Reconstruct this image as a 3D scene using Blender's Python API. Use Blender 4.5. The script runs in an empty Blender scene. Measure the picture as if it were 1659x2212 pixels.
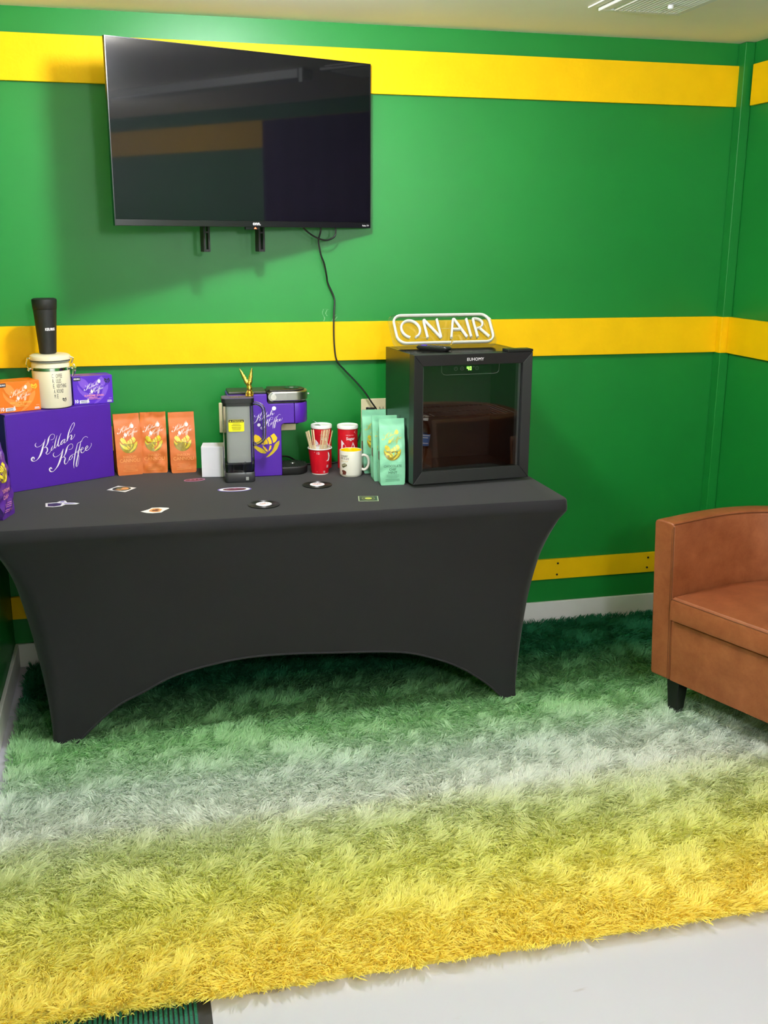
import bpy, bmesh, math, random
import numpy as np
from mathutils import Vector, Matrix

# ------------------------------------------------------------------ camera, light, exposure
SC = bpy.context.scene
COL = SC.collection
PI = math.pi

cam_d = bpy.data.cameras.new('camera')
cam_d.sensor_fit = 'VERTICAL'; cam_d.sensor_height = 36.0
cam_d.lens = 2253.0 * 36.0 / 2212.0
cam_d.clip_start = 0.05; cam_d.clip_end = 50
cam = bpy.data.objects.new('camera', cam_d); COL.objects.link(cam)
_ya, _pi, _ro = 0.2387, 0.257, 0.0045
_F = Vector((math.sin(_ya)*math.cos(_pi), math.cos(_ya)*math.cos(_pi), -math.sin(_pi)))
_R = Vector((math.cos(_ya), -math.sin(_ya), 0)); _U = _R.cross(_F)
_R2 = _R*math.cos(_ro) + _U*math.sin(_ro); _U2 = _U*math.cos(_ro) - _R*math.sin(_ro)
cam.matrix_world = Matrix(((_R2.x, _U2.x, -_F.x, 0.3849), (_R2.y, _U2.y, -_F.y, -3.9012), (_R2.z, _U2.z, -_F.z, 1.5788), (0, 0, 0, 1)))
SC.camera = cam

SC.view_settings.view_transform = 'Standard'
SC.view_settings.look = 'None'
SC.view_settings.gamma = 1.0
SC.view_settings.use_curve_mapping = False
SC.view_settings.exposure = 0.0

world = bpy.data.worlds.new('room_air'); SC.world = world; world.use_nodes = True
world.node_tree.nodes['Background'].inputs[0].default_value = (0.9, 0.95, 1.0, 1)
world.node_tree.nodes['Background'].inputs[1].default_value = 0.05

XL, XR, YB, ZC = -0.0955, 2.775, -5.3, 2.308      # room shell
DOME_AND_FILL = [ # x, y, z, radius, watts, colour: dome lamp above the table, then two unseen globes added as fill for ceiling and walls
    (0.78, -1.06, 2.238, 0.060, 78, (0.90, 0.92, 1.0)),
    (1.85, -2.55, 1.88, 0.10, 32, (0.90, 0.93, 1.0)),
    (1.00, -4.40, 1.92, 0.10, 98, (0.90, 0.93, 1.0)),
]
for gx_, gy_, gz_, gr_, gw_, gc_ in DOME_AND_FILL:
    ld = bpy.data.lights.new('dome_or_fill_lamp', 'POINT'); ld.shadow_soft_size = gr_+.01; ld.energy = gw_; ld.color = gc_
    lo = bpy.data.objects.new('dome_or_fill_lamp', ld); COL.objects.link(lo); lo.location = (gx_, gy_, gz_)

# ------------------------------------------------------------------ helpers
def lin(r, g, b):
    f = lambda c: (c/255/12.92) if c/255 <= 0.04045 else ((c/255+0.055)/1.055)**2.4
    return (f(r), f(g), f(b), 1)

def mat(name, col, rough=0.5, metal=0.0, spec=0.5, noise=None, bump=None, coat=0.0, emit=None, sheen=0.0):
    """noise = (scale, amount) brightness mottling; bump = (scale, strength)"""
    m = bpy.data.materials.new(name); m.use_nodes = True
    nt = m.node_tree; p = nt.nodes['Principled BSDF']
    col = tuple(col)+(1,) if len(col) == 3 else col
    p.inputs['Base Color'].default_value = col
    p.inputs['Roughness'].default_value = rough; p.inputs['Metallic'].default_value = metal
    p.inputs['Specular IOR Level'].default_value = spec
    p.inputs['Coat Weight'].default_value = coat
    p.inputs['Sheen Weight'].default_value = sheen
    tc = nt.nodes.new('ShaderNodeTexCoord')
    if noise:
        n = nt.nodes.new('ShaderNodeTexNoise'); n.inputs['Scale'].default_value = noise[0]; n.inputs['Detail'].default_value = 5
        nt.links.new(tc.outputs['Object'], n.inputs['Vector'])
        r = nt.nodes.new('ShaderNodeValToRGB'); a = noise[1]
        r.color_ramp.elements[0].position = 0.3; r.color_ramp.elements[1].position = 0.7
        r.color_ramp.elements[0].color = tuple(max(0, c*(1-a)) for c in col[:3])+(1,)
        r.color_ramp.elements[1].color = tuple(min(1, c*(1+a)) for c in col[:3])+(1,)
        nt.links.new(n.outputs['Fac'], r.inputs['Fac']); nt.links.new(r.outputs['Color'], p.inputs['Base Color'])
    if bump:
        n = nt.nodes.new('ShaderNodeTexNoise'); n.inputs['Scale'].default_value = bump[0]; n.inputs['Detail'].default_value = 4
        nt.links.new(tc.outputs['Object'], n.inputs['Vector'])
        b = nt.nodes.new('ShaderNodeBump'); b.inputs['Strength'].default_value = bump[1]; b.inputs['Distance'].default_value = 0.005
        nt.links.new(n.outputs['Fac'], b.inputs['Height']); nt.links.new(b.outputs['Normal'], p.inputs['Normal'])
    if emit:
        p.inputs['Emission Color'].default_value = tuple(emit[:3])+(1,); p.inputs['Emission Strength'].default_value = emit[3]
    return m

def clear_mat(name, tint, rough=0.03, ior=1.45):
    """thin clear sheet: see-through plus a Fresnel gloss"""
    m = bpy.data.materials.new(name); m.use_nodes = True; nt = m.node_tree
    for n in list(nt.nodes): nt.nodes.remove(n)
    o = nt.nodes.new('ShaderNodeOutputMaterial'); mx = nt.nodes.new('ShaderNodeMixShader')
    t = nt.nodes.new('ShaderNodeBsdfTransparent'); t.inputs[0].default_value = tuple(tint)+(1,)
    g = nt.nodes.new('ShaderNodeBsdfGlossy'); g.inputs['Roughness'].default_value = rough
    g.inputs['Color'].default_value = (1, 1, 1, 1)
    f = nt.nodes.new('ShaderNodeFresnel'); f.inputs['IOR'].default_value = ior
    nt.links.new(f.outputs[0], mx.inputs[0]); nt.links.new(t.outputs[0], mx.inputs[1]); nt.links.new(g.outputs[0], mx.inputs[2])
    nt.links.new(mx.outputs[0], o.inputs['Surface'])
    return m

class MB:
    """collects shapes into one mesh"""
    def __init__(s): s.v = []; s.f = []
    def add(s, vs, fs):
        b = len(s.v); s.v += [tuple(p) for p in vs]; s.f += [tuple(i+b for i in f) for f in fs]; return s
    def box(s, x0, y0, z0, x1, y1, z1, M=None):
        vs = [Vector((x, y, z)) for z in (z0, z1) for x, y in ((x0, y0), (x1, y0), (x1, y1), (x0, y1))]
        if M: vs = [M @ v for v in vs]
        return s.add(vs, [(3, 2, 1, 0), (4, 5, 6, 7), (0, 1, 5, 4), (1, 2, 6, 5), (2, 3, 7, 6), (3, 0, 4, 7)])
    def loft(s, rings, cap=True, closed=True):
        n = len(rings[0]); vs = [p for r in rings for p in r]; fs = []
        for i in range(len(rings)-1):
            for j in range(n if closed else n-1):
                k = (j+1) % n
                fs.append((i*n+j, i*n+k, (i+1)*n+k, (i+1)*n+j))
        if cap and closed:
            fs.append(tuple(range(n-1, -1, -1))); fs.append(tuple((len(rings)-1)*n+j for j in range(n)))
        return s.add(vs, fs)
    def lathe(s, prof, n=32, c=(0, 0), cap=True):
        rings = [[(c[0]+r*math.cos(2*PI*j/n), c[1]+r*math.sin(2*PI*j/n), z) for j in range(n)] for r, z in prof]
        return s.loft(rings, cap)
    def tube(s, path, r, n=8, up=None, flat=1.0):
        P = [Vector(p) for p in path]; rings = []; prev = None
        for i, p in enumerate(P):
            d = (P[min(i+1, len(P)-1)]-P[max(i-1, 0)]).normalized()
            u = Vector(up) if up else (prev if prev else (Vector((0, 0, 1)) if abs(d.z) < 0.9 else Vector((1, 0, 0))))
            u = (u - d*u.dot(d))
            if u.length < 1e-6: u = Vector((1, 0, 0)) - d*d.x
            u.normalize(); w = d.cross(u); prev = u
            rr = r[i] if isinstance(r, (list, tuple)) else r
            rings.append([p + (w*math.cos(2*PI*j/n) + u*math.sin(2*PI*j/n)*flat)*rr for j in range(n)])
        return s.loft(rings)
    def prism(s, poly, a, b, fr=None):
        """poly in (x, z), extruded along y from a to b; fr maps Vector->Vector"""
        n = len(poly)
        vs = [Vector((x, a, z)) for x, z in poly] + [Vector((x, b, z)) for x, z in poly]
        if fr: vs = [fr(v) for v in vs]
        fs = [tuple(range(n)), tuple(range(2*n-1, n-1, -1))] + [(i, i+n, (i+1) % n+n, (i+1) % n) for i in range(n)]
        return s.add(vs, fs)
    def slab(s, poly, a, b):
        """poly in (x, y), extruded along z"""
        n = len(poly)
        vs = [(x, y, a) for x, y in poly] + [(x, y, b) for x, y in poly]
        return s.add(vs, [tuple(range(n-1, -1, -1)), tuple(range(n, 2*n))] + [(i, (i+1) % n, (i+1) % n+n, i+n) for i in range(n)])
    def build(s, name, m, parent=None, smooth=False, bevel=0, segs=2, solid=0, fixn=True):
        me = bpy.data.meshes.new(name); me.from_pydata(s.v, [], s.f); me.update()
        if fixn:
            bm = bmesh.new(); bm.from_mesh(me); bmesh.ops.recalc_face_normals(bm, faces=bm.faces[:]); bm.to_mesh(me); bm.free()
        me.materials.append(m)
        o = bpy.data.objects.new(name, me); COL.objects.link(o)
        if parent: o.parent = parent
        if smooth or bevel:
            me.polygons.foreach_set('use_smooth', [True]*len(me.polygons))
            try: me.set_sharp_from_angle(angle=math.radians(40))
            except Exception: pass
        if bevel:
            b = o.modifiers.new('bevel', 'BEVEL'); b.width = bevel; b.segments = segs; b.limit_method = 'ANGLE'; b.angle_limit = math.radians(35)
            b.harden_normals = True
        if solid:
            d = o.modifiers.new('solid', 'SOLIDIFY'); d.thickness = solid; d.offset = -1
        return o

def thing(name, label, cat, loc=(0, 0, 0), rz=0.0, group=None):
    o = bpy.data.objects.new(name, None); COL.objects.link(o); o.empty_display_size = 0.05
    o.location = loc; o.rotation_euler = (0, 0, rz); o['label'] = label; o['category'] = cat
    if group: o['group'] = group
    return o

def tag(o, label, cat, group=None):
    o['label'] = label; o['category'] = cat
    if group: o['group'] = group
    return o

def struct(o):
    o['kind'] = 'structure'; return o

def copy_tree(o, parent=None):
    c = o.copy(); COL.objects.link(c)
    if parent: c.parent = parent
    for ch in list(o.children): copy_tree(ch, c)
    return c

def rrect(w, d, r, n=6, cx=0, cy=0):
    """rounded rectangle, counter-clockwise"""
    pts = []
    for qx, qy, a0 in ((1, 1, 0), (-1, 1, 90), (-1, -1, 180), (1, -1, 270)):
        for k in range(n+1):
            a = math.radians(a0+90*k/n)
            pts.append((cx+qx*(w/2-r)+r*math.cos(a), cy+qy*(d/2-r)+r*math.sin(a)))
    return pts

def spline(pts, k=6, closed=False):
    """Catmull-Rom through tuples of any size"""
    P = [np.array(p, float) for p in pts]; n = len(P); out = []
    rng = range(n) if closed else range(n-1)
    for i in rng:
        p0 = P[(i-1) % n] if (closed or i > 0) else P[0]
        p1 = P[i]; p2 = P[(i+1) % n]
        p3 = P[(i+2) % n] if (closed or i+2 < n) else P[-1]
        for t in range(k):
            t = t/k
            out.append(0.5*((2*p1)+(-p0+p2)*t+(2*p0-5*p1+4*p2-p3)*t*t+(-p0+3*p1-3*p2+p3)*t**3))
    if not closed: out.append(P[-1])
    return [tuple(p) for p in out]

# ---- flat printed marks: 2-D (u right, v up, metres) mapped on to a surface by fn(u, v) -> (x, y, z)
def flat_front(y=-0.0006):
    return lambda u, v: (u, y, v)

def mark_poly(mb, poly, fn):
    vs = [fn(u, v) for u, v in poly]; mb.add(vs, [tuple(range(len(vs)))])

def mark_grid(mb, u0, v0, u1, v1, fn, nu=8, nv=8):
    vs = [fn(u0+(u1-u0)*i/nu, v0+(v1-v0)*j/nv) for j in range(nv+1) for i in range(nu+1)]
    mb.add(vs, [(j*(nu+1)+i, j*(nu+1)+i+1, (j+1)*(nu+1)+i+1, (j+1)*(nu+1)+i) for j in range(nv) for i in range(nu)])

_font_cache = {}
def text_mesh(s, bold=0.0):
    key = (s, bold)
    if key in _font_cache: return _font_cache[key]
    cu = bpy.data.curves.new('txt', 'FONT'); cu.body = s; cu.resolution_u = 2; cu.align_x = 'CENTER'; cu.size = 1.0; cu.offset = bold
    ob = bpy.data.objects.new('txt', cu); COL.objects.link(ob)
    dg = bpy.context.evaluated_depsgraph_get(); dg.update()
    me = ob.evaluated_get(dg).to_mesh()
    vs = [tuple(v.co) for v in me.vertices]; fs = [tuple(p.vertices) for p in me.polygons]
    ob.evaluated_get(dg).to_mesh_clear()
    bpy.data.objects.remove(ob); bpy.data.curves.remove(cu)
    xs = [v[0] for v in vs]; ys = [v[1] for v in vs]
    cx = (min(xs)+max(xs))/2; y0 = min(ys); w = max(xs)-min(xs); h = max(ys)-y0
    vs = [(v[0]-cx, v[1]-y0) for v in vs]
    _font_cache[key] = (vs, fs, w, h)
    return _font_cache[key]

def mark_text(mb, s, u, v, width, fn, height=None, bold=0.0, rot=0.0, slant=0.0):
    """text centred at u, baseline v, scaled to width (and height)"""
    vs, fs, w, h = text_mesh(s, bold)
    sx = width/w; sy = (height/h) if height else sx
    c, sn = math.cos(rot), math.sin(rot); out = []
    for x, y in vs:
        a, b = x*sx+y*sy*slant, y*sy
        out.append(fn(u+a*c-b*sn, v+a*sn+b*c))
    mb.add(out, fs)

SCRIPT = [[[-89.1,26.3,0.6],[-93.2,22.5,2.2],[-93.7,16.8,2.8],[-88.1,11.8,1.3],[-76.7,13.8,0.6],[-67.1,20.5,0.6],[-59.6,29.0,0.9],[-56.8,35.8,0.5]],
[[-56.8,35.8,0.9],[-61.6,22.7,3.5],[-67.3,9.0,5.4],[-73.1,-6.2,6.6],[-80.3,-19.7,5.4],[-90.2,-30.6,1.9],[-100.3,-35.0,1.3],[-109.1,-32.3,4.1],[-110.8,-26.3,5.4],[-105.9,-21.2,4.7],[-100.9,-24.1,3.5],[-102.8,-28.9,1.6]],
[[-37.5,29.7,0.5],[-28.2,31.5,0.5],[-22.2,39.4,0.8],[-23.9,47.6,0.6],[-32.9,48.7,0.8],[-41.1,41.8,2.5],[-45.8,30.8,5.7],[-48.9,21.0,4.1],[-55.9,10.4,1.9],[-64.6,5.7,1.3]],
[[-64.6,5.7,0.9],[-56.1,7.5,2.5],[-51.3,1.0,4.1],[-52.8,-7.5,3.5],[-57.8,-12.6,2.8],[-53.6,-17.6,1.6],[-45.7,-14.3,0.9],[-39.0,-6.5,0.8],[-30.9,8.5,0.6]],
[[-30.8,9.2,1.6],[-37.0,-0.9,3.2],[-38.2,-5.8,1.9],[-32.7,-4.4,0.6],[-24.1,7.6,0.6]],
[[-30.3,21.5,3.2],[-29.7,21.2,3.2]],
[[-12.8,42.6,0.6],[-17.6,30.1,2.2],[-22.7,14.7,3.2],[-25.3,1.9,3.2],[-21.5,1.4,0.9],[-14.5,12.2,0.6]],
[[2.3,48.0,0.6],[-4.1,35.7,2.2],[-10.0,20.4,3.8],[-12.5,7.5,3.8],[-8.1,5.5,1.6],[-2.1,12.0,0.6],[11.4,26.4,1.3]],
[[14.5,26.0,1.3],[4.9,22.8,1.9],[-1.3,13.4,3.8],[0.8,9.4,2.2],[9.1,16.4,0.9],[16.1,27.2,1.6],[11.5,17.6,2.8],[11.9,13.1,1.9],[17.6,16.0,0.8],[23.7,24.8,0.6]],
[[36.3,45.3,0.5],[48.5,61.4,1.3],[54.2,73.9,2.2],[52.2,79.3,1.3],[44.7,73.6,0.9],[35.7,58.5,2.5],[28.0,39.0,4.4],[22.4,18.4,3.5]],
[[22.4,18.4,1.3],[29.7,31.4,0.9],[38.8,37.6,2.2],[40.8,32.9,3.8],[36.9,23.1,3.2],[40.8,22.6,0.9],[49.2,30.4,0.6],[53.0,38.8,0.5]],
[[-27.5,-15.3,0.6],[-31.6,-19.2,1.9],[-31.4,-25.8,2.8],[-25.7,-31.0,1.6],[-13.0,-27.6,0.6],[-3.2,-20.1,0.8],[6.5,-6.0,0.6]],
[[6.5,-6.0,0.9],[2.6,-16.5,3.5],[-2.4,-30.6,5.4],[-9.1,-45.8,6.3],[-17.3,-60.9,4.7],[-27.5,-72.7,2.2],[-37.3,-80.1,1.3],[-46.4,-78.7,3.8],[-49.6,-70.9,5.0],[-44.6,-65.7,4.1],[-40.4,-70.8,2.5]],
[[26.3,-12.4,0.5],[36.6,-10.8,0.6],[42.7,-2.7,0.9],[40.2,5.7,0.6],[31.6,6.1,0.9],[22.4,-1.5,2.8],[16.8,-14.0,5.4],[12.0,-25.2,3.2],[5.0,-34.5,1.3],[-1.4,-37.3,0.9]],
[[-1.4,-37.3,0.6],[6.6,-34.8,1.9],[10.7,-41.3,3.8],[6.7,-52.5,4.1],[9.2,-61.0,2.2],[17.3,-57.0,0.9],[26.2,-43.4,0.8],[33.3,-32.6,0.8]],
[[34.9,-32.8,1.3],[28.1,-39.3,3.2],[25.1,-47.0,2.5],[30.6,-47.8,1.3],[37.6,-39.1,2.2],[36.6,-31.5,1.3],[46.2,-29.9,0.6],[57.8,-22.6,0.6]],
[[101.0,20.9,0.8],[93.3,25.6,0.9],[83.4,21.6,0.8],[74.6,10.9,0.8],[61.5,5.2,1.3],[55.7,-8.9,2.5],[49.5,-27.4,3.5],[43.9,-48.9,3.8],[40.2,-66.3,2.5],[40.7,-79.8,0.8]],
[[77.8,11.2,0.9],[73.7,9.5,0.9],[69.7,-1.9,2.8],[63.4,-21.8,3.8],[57.0,-43.3,3.8],[50.6,-64.8,4.1],[49.8,-75.2,2.2],[55.6,-71.5,0.8],[60.1,-54.2,0.6],[62.1,-39.5,0.5],[57.8,-22.6,0.6],[72.5,-17.1,0.8]],
[[72.3,-20.1,1.3],[80.6,-15.2,1.6],[77.8,-10.4,1.3],[71.6,-18.5,2.8],[72.4,-29.0,2.8],[79.6,-29.3,0.9],[88.2,-20.7,0.8]],
[[88.3,-20.0,1.3],[98.4,-13.1,2.2],[96.4,-7.6,1.6],[89.5,-14.9,3.2],[90.4,-23.3,2.8],[99.4,-22.2,0.9],[108.9,-13.0,0.8],[112.8,-4.5,1.3],[111.5,0.1,0.6]]]

def mark_script(mb, u, v, scale, fn, fat=1.0):
    """the hand-lettered two-line script, about 224 x 160 mm at scale 1"""
    for st in SCRIPT:
        pts = spline([(a/1000*scale, b/1000*scale, w/1000*scale*fat) for a, b, w in st], 4)
        L, Rr = [], []
        for i, (x, y, w) in enumerate(pts):
            a = pts[max(i-1, 0)]; b = pts[min(i+1, len(pts)-1)]
            dx, dy = b[0]-a[0], b[1]-a[1]; l = math.hypot(dx, dy) or 1e-9
            nx, ny = -dy/l, dx/l; w = max(w, 0.0012*scale*fat)/2
            L.append(fn(u+x+nx*w, v+y+ny*w)); Rr.append(fn(u+x-nx*w, v+y-ny*w))
        n = len(L)
        mb.add(L+Rr, [(i, i+n, i+n+1, i+1) for i in range(n-1)])

_W = [[(90,1335),(180,1225),(310,1285),(400,1400),(450,1540),(430,1600),(330,1540),(250,1580),(150,1480)],
 [(485,1430),(560,1400),(600,1480),(615,1580),(520,1590),(450,1620),(462,1540)],
 [(575,1385),(665,1315),(715,1390),(745,1490),(745,1580),(650,1590),(628,1480)],
 [(705,1290),(830,1205),(895,1290),(945,1370),(925,1450),(870,1520),(790,1550),(780,1460),(750,1370)],
 [(850,1600),(930,1520),(1020,1470),(1010,1600),(930,1780),(800,1920),(650,2030),(530,2060),(640,1970),(740,1850),(800,1740),(830,1660)],
 [(60,1440),(130,1560),(240,1650),(400,1730),(480,1800),(560,1900),(480,1920),(360,1890),(240,1810),(130,1690),(70,1570)],
 [(420,1620),(510,1690),(600,1810),(590,1870),(500,1790),(440,1700)],
 [(680,1630),(735,1640),(720,1750),(620,1860),(650,1740)]]
_WC = (540, 1640)
def mark_emblem(mbs, u, v, width, fn):
    """two-tone sliced-banana emblem; mbs = (bright builder, dark builder)"""
    k = width/960.0
    for i, poly in enumerate(_W):
        p = [(u+(x-_WC[0])*k, v-(y-_WC[1])*k) for x, y in poly]
        mb = mbs[0] if i < 4 or i > 5 else mbs[1]
        cx = sum(a for a, b in p)/len(p); cy = sum(b for a, b in p)/len(p)
        # outline subdivided and filled in rings so that it follows a creased surface
        q = []
        for j in range(len(p)):
            a, b = p[j], p[(j+1) % len(p)]
            for s_ in range(3): q.append((a[0]+(b[0]-a[0])*s_/3, a[1]+(b[1]-a[1])*s_/3))
        n = len(q); ks = (1.0, .72, .45, .2)
        vs = [fn(cx+(a-cx)*k_, cy+(b-cy)*k_) for k_ in ks for a, b in q]+[fn(cx, cy)]
        fs = [(r_*n+j, r_*n+(j+1) % n, (r_+1)*n+(j+1) % n, (r_+1)*n+j) for r_ in range(3) for j in range(n)]
        mb.add(vs, fs+[(3*n+j, 3*n+(j+1) % n, 4*n) for j in range(n)])

def lines_block(mb, u, v, w, n, fn, dv=0.004, h=0.0012, seed=0):
    rd = random.Random(seed)
    for i in range(n):
        ww = w*(0.7+0.3*rd.random())
        mark_grid(mb, u-ww/2, v-i*dv, u+ww/2, v-i*dv+h, fn, 8, 1)

# ------------------------------------------------------------------ materials
def wall_green():
    m = mat('green_wall_paint', lin(20, 128, 48), 0.40, spec=0.45, noise=(3.0, 0.05), bump=(900, 0.05))
    return m
def yellow_paint():
    return mat('yellow_board_paint', lin(250, 197, 0), 0.55, spec=0.2, noise=(9.0, 0.04), bump=(60, 0.15))
M_GREEN = wall_green(); M_YEL = yellow_paint()
M_CEIL = mat('ceiling_paint', lin(248, 240, 222), 0.8, noise=(4, 0.02), bump=(300, 0.1))
M_WHITE = mat('white_trim_paint', lin(232, 230, 228), 0.45, noise=(8, 0.04))
M_WHITEPL = mat('white_plastic', lin(238, 238, 236), 0.35)
M_CREAM = mat('cream_plastic', lin(232, 218, 180), 0.35)
M_BLACK = mat('black_plastic', lin(22, 22, 24), 0.35)
M_BLACKM = mat('matt_black', lin(28, 27, 28), 0.55, noise=(400, 0.1))
M_CORD = mat('black_rubber', lin(14, 14, 15), 0.4)
M_CHROME = mat('chrome', (0.8, 0.8, 0.8), 0.12, metal=1)
M_STEEL = mat('brushed_silver', (0.42, 0.41, 0.40), 0.32, metal=1, bump=(200, 0.03))
M_GOLD = mat('gold_metal', (0.85, 0.55, 0.12), 0.22, metal=1, bump=(120, 0.3))
M_PURPLE = mat('purple_card', lin(74, 22, 156), 0.5, noise=(20, 0.03))
M_PURPLEB = mat('purple_plastic', lin(80, 26, 164), 0.42, noise=(20, 0.02))
M_WPRINT = mat('white_print', lin(245, 238, 245), 0.4)
M_FOIL = mat('silver_foil_print', lin(248, 240, 232), 0.3)
M_GOLDP = mat('gold_foil_print', lin(226, 205, 60), 0.3, spec=0.6, noise=(90, 0.25))
M_GOLDD = mat('dark_gold_print', lin(150, 132, 36), 0.3, spec=0.6, noise=(90, 0.35))
M_BPRINT = mat('black_print', lin(30, 28, 44), 0.5)
M_RED = mat('red_card', lin(206, 12, 34), 0.4, noise=(30, 0.05))
M_ORANGE = mat('orange_bag_paper', lin(214, 112, 48), 0.5, noise=(25, 0.05), bump=(40, 0.25))
M_ORANGEC = mat('orange_card', lin(232, 118, 20), 0.45, noise=(25, 0.04))
M_MINT = mat('mint_bag_paper', lin(136, 206, 168), 0.45, noise=(25, 0.04), bump=(40, 0.25))
M_CLOTH = mat('black_stretch_fabric', lin(31, 29, 35), 0.78, spec=0.3, noise=(900, 0.18), bump=(1500, 0.08), sheen=0.12)
M_LEATHER = None

# ------------------------------------------------------------------ room shell
def floor_mat():
    m = mat('white_painted_floor', lin(236, 235, 238), 0.38, spec=0.4)
    nt = m.node_tree; p = nt.nodes['Principled BSDF']; tc = nt.nodes.new('ShaderNodeTexCoord')
    n = nt.nodes.new('ShaderNodeTexNoise'); n.inputs['Scale'].default_value = 9; n.inputs['Detail'].default_value = 8
    mp = nt.nodes.new('ShaderNodeMapping'); mp.inputs['Scale'].default_value = (0.6, 3.2, 1); mp.inputs['Rotation'].default_value = (0, 0, 0.35)
    nt.links.new(tc.outputs['Object'], mp.inputs['Vector']); nt.links.new(mp.outputs[0], n.inputs['Vector'])
    r = nt.nodes.new('ShaderNodeValToRGB'); r.color_ramp.elements[0].position = 0.24; r.color_ramp.elements[1].position = 0.31
    r.color_ramp.elements[0].color = lin(166, 156, 158); r.color_ramp.elements[1].color = lin(192, 189, 200)
    nt.links.new(n.outputs['Fac'], r.inputs['Fac']); nt.links.new(r.outputs['Color'], p.inputs['Base Color'])
    return m
struct(MB().box(XL-0.1, YB-0.1, -0.1, XR+0.1, 0.1, 0).build('floor', floor_mat()))
struct(MB().box(XL-0.1, YB-0.1, ZC, XR+0.1, 0.1, ZC+0.1).build('ceiling', M_CEIL))
struct(MB().box(XL-0.1, 0, 0, XR+0.1, 0.1, ZC).build('wall_back', M_GREEN))
struct(MB().box(XL-0.1, YB, 0, XL, 0, ZC).build('wall_left', M_GREEN))
struct(MB().box(XR, YB, 0, XR+0.1, 0, ZC).build('wall_right', M_GREEN))
struct(MB().box(XL-0.1, YB-0.1, 0, XR+0.1, YB, ZC).build('wall_front', mat('white_wall_paint', lin(236, 234, 232), .6)))
# baseboards
struct(MB().box(XL+0.001, -0.014, 0, XR-0.001, -0.0005, 0.0932).build('baseboard_back', M_WHITE, bevel=0.003))
struct(MB().box(XL+0.0005, YB, 0, XL+0.014, -0.015, 0.0932).build('baseboard_left', M_WHITE, bevel=0.003))
struct(MB().box(XR-0.014, YB, 0, XR-0.0005, -0.015, 0.0932).build('baseboard_right', M_WHITE, bevel=0.003))
# yellow boards on the back wall (trim) and their returns
PX, PW = 2.733, 0.052                                     # green corner post
def board(name, x0, y0, z0, x1, y1, z1):
    return struct(MB().box(x0, y0, z0, x1, y1, z1).build(name, M_YEL, bevel=0.0015))
board('trim_1', XL+0.001, -0.017, 2.0773, PX+0.001, -0.0005, 2.2257)
board('trim_2', XL+0.001, -0.017, 1.1295, PX-0.001, -0.0005, 1.2743)
board('trim_3', XL+0.001, -0.015, 0.1933, PX-0.001, -0.0005, 0.2803)
struct(MB().box(PX, -PW, 0.0935, XR-0.0005, -0.0005, ZC-0.001).build('trim_4', M_GREEN, bevel=0.003))      # corner post
board('trim_5', PX-0.003, -PW-0.0035, 1.1295, XR-0.0006, -PW+0.0, 1.2743)                                  # yellow paint band round the post
board('trim_6', PX-0.004, -PW, 1.1295, PX-0.0003, -0.018, 1.2743)
board('trim_7', XR-0.017, YB+0.001, 2.0773, XR-0.0005, -PW-0.020, 2.2257)
board('trim_8', XR-0.017, YB+0.001, 1.1295, XR-0.0005, -PW-0.006, 1.2743)
board('trim_9', XR-0.015, YB+0.001, 0.1933, XR-0.0005, -PW-0.006, 0.2803)
board('trim_10', XL+0.0005, YB+0.001, 1.1295, XL+0.017, -0.019, 1.2743)
board('trim_11', XL+0.0005, YB+0.001, 2.0773, XL+0.017, -0.019, 2.2257)
# screw heads in the low board
for i, (x, z) in enumerate(((2.082, 0.262), (2.080, 0.213), (2.496, 0.259), (2.494, 0.215))):
    s = MB(); s.prism([(0.0045*math.cos(a*PI/6), 0.0045*math.sin(a*PI/6)) for a in range(12)], -0.0018, 0)
    o = s.build('screw_head', M_BLACK); o.location = (x, -0.015, z)
    tag(o, ['dark screw head at upper left in low yellow board', 'dark screw head at lower left in low yellow board',
            'dark screw head at upper right in low yellow board, near armchair', 'dark screw head at lower right in low yellow board, near armchair'][i], 'screw', 'screw heads in the low yellow board')
# pale scuff where the cable touches the wall
sc = MB(); rd = random.Random(4)
for pts in ([(1.085, 1.322), (1.10, 1.322), (1.118, 1.318)], [(1.098, 1.32), (1.094, 1.305), (1.102, 1.288), (1.098, 1.276)], [(1.112, 1.318), (1.106, 1.305), (1.112, 1.295)],
            [(1.146, 1.300), (1.138, 1.292), (1.128, 1.272)], [(1.150, 1.292), (1.140, 1.280), (1.130, 1.268)]):
    p = spline([(a, b) for a, b in pts], 4)
    for i in range(len(p)-1):
        w = 0.0012*(0.5+rd.random())
        sc.add([(p[i][0]-w, -0.0006, p[i][1]), (p[i][0]+w, -0.0006, p[i][1]), (p[i+1][0]+w, -0.0006, p[i+1][1]), (p[i+1][0]-w, -0.0006, p[i+1][1])], [(0, 1, 2, 3)])
tag(sc.build('wall_scuff', mat('pale_scuff', lin(120, 170, 120), 0.7)), 'pale scratched scuff on green wall behind the hanging cable', 'scuff')

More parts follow.
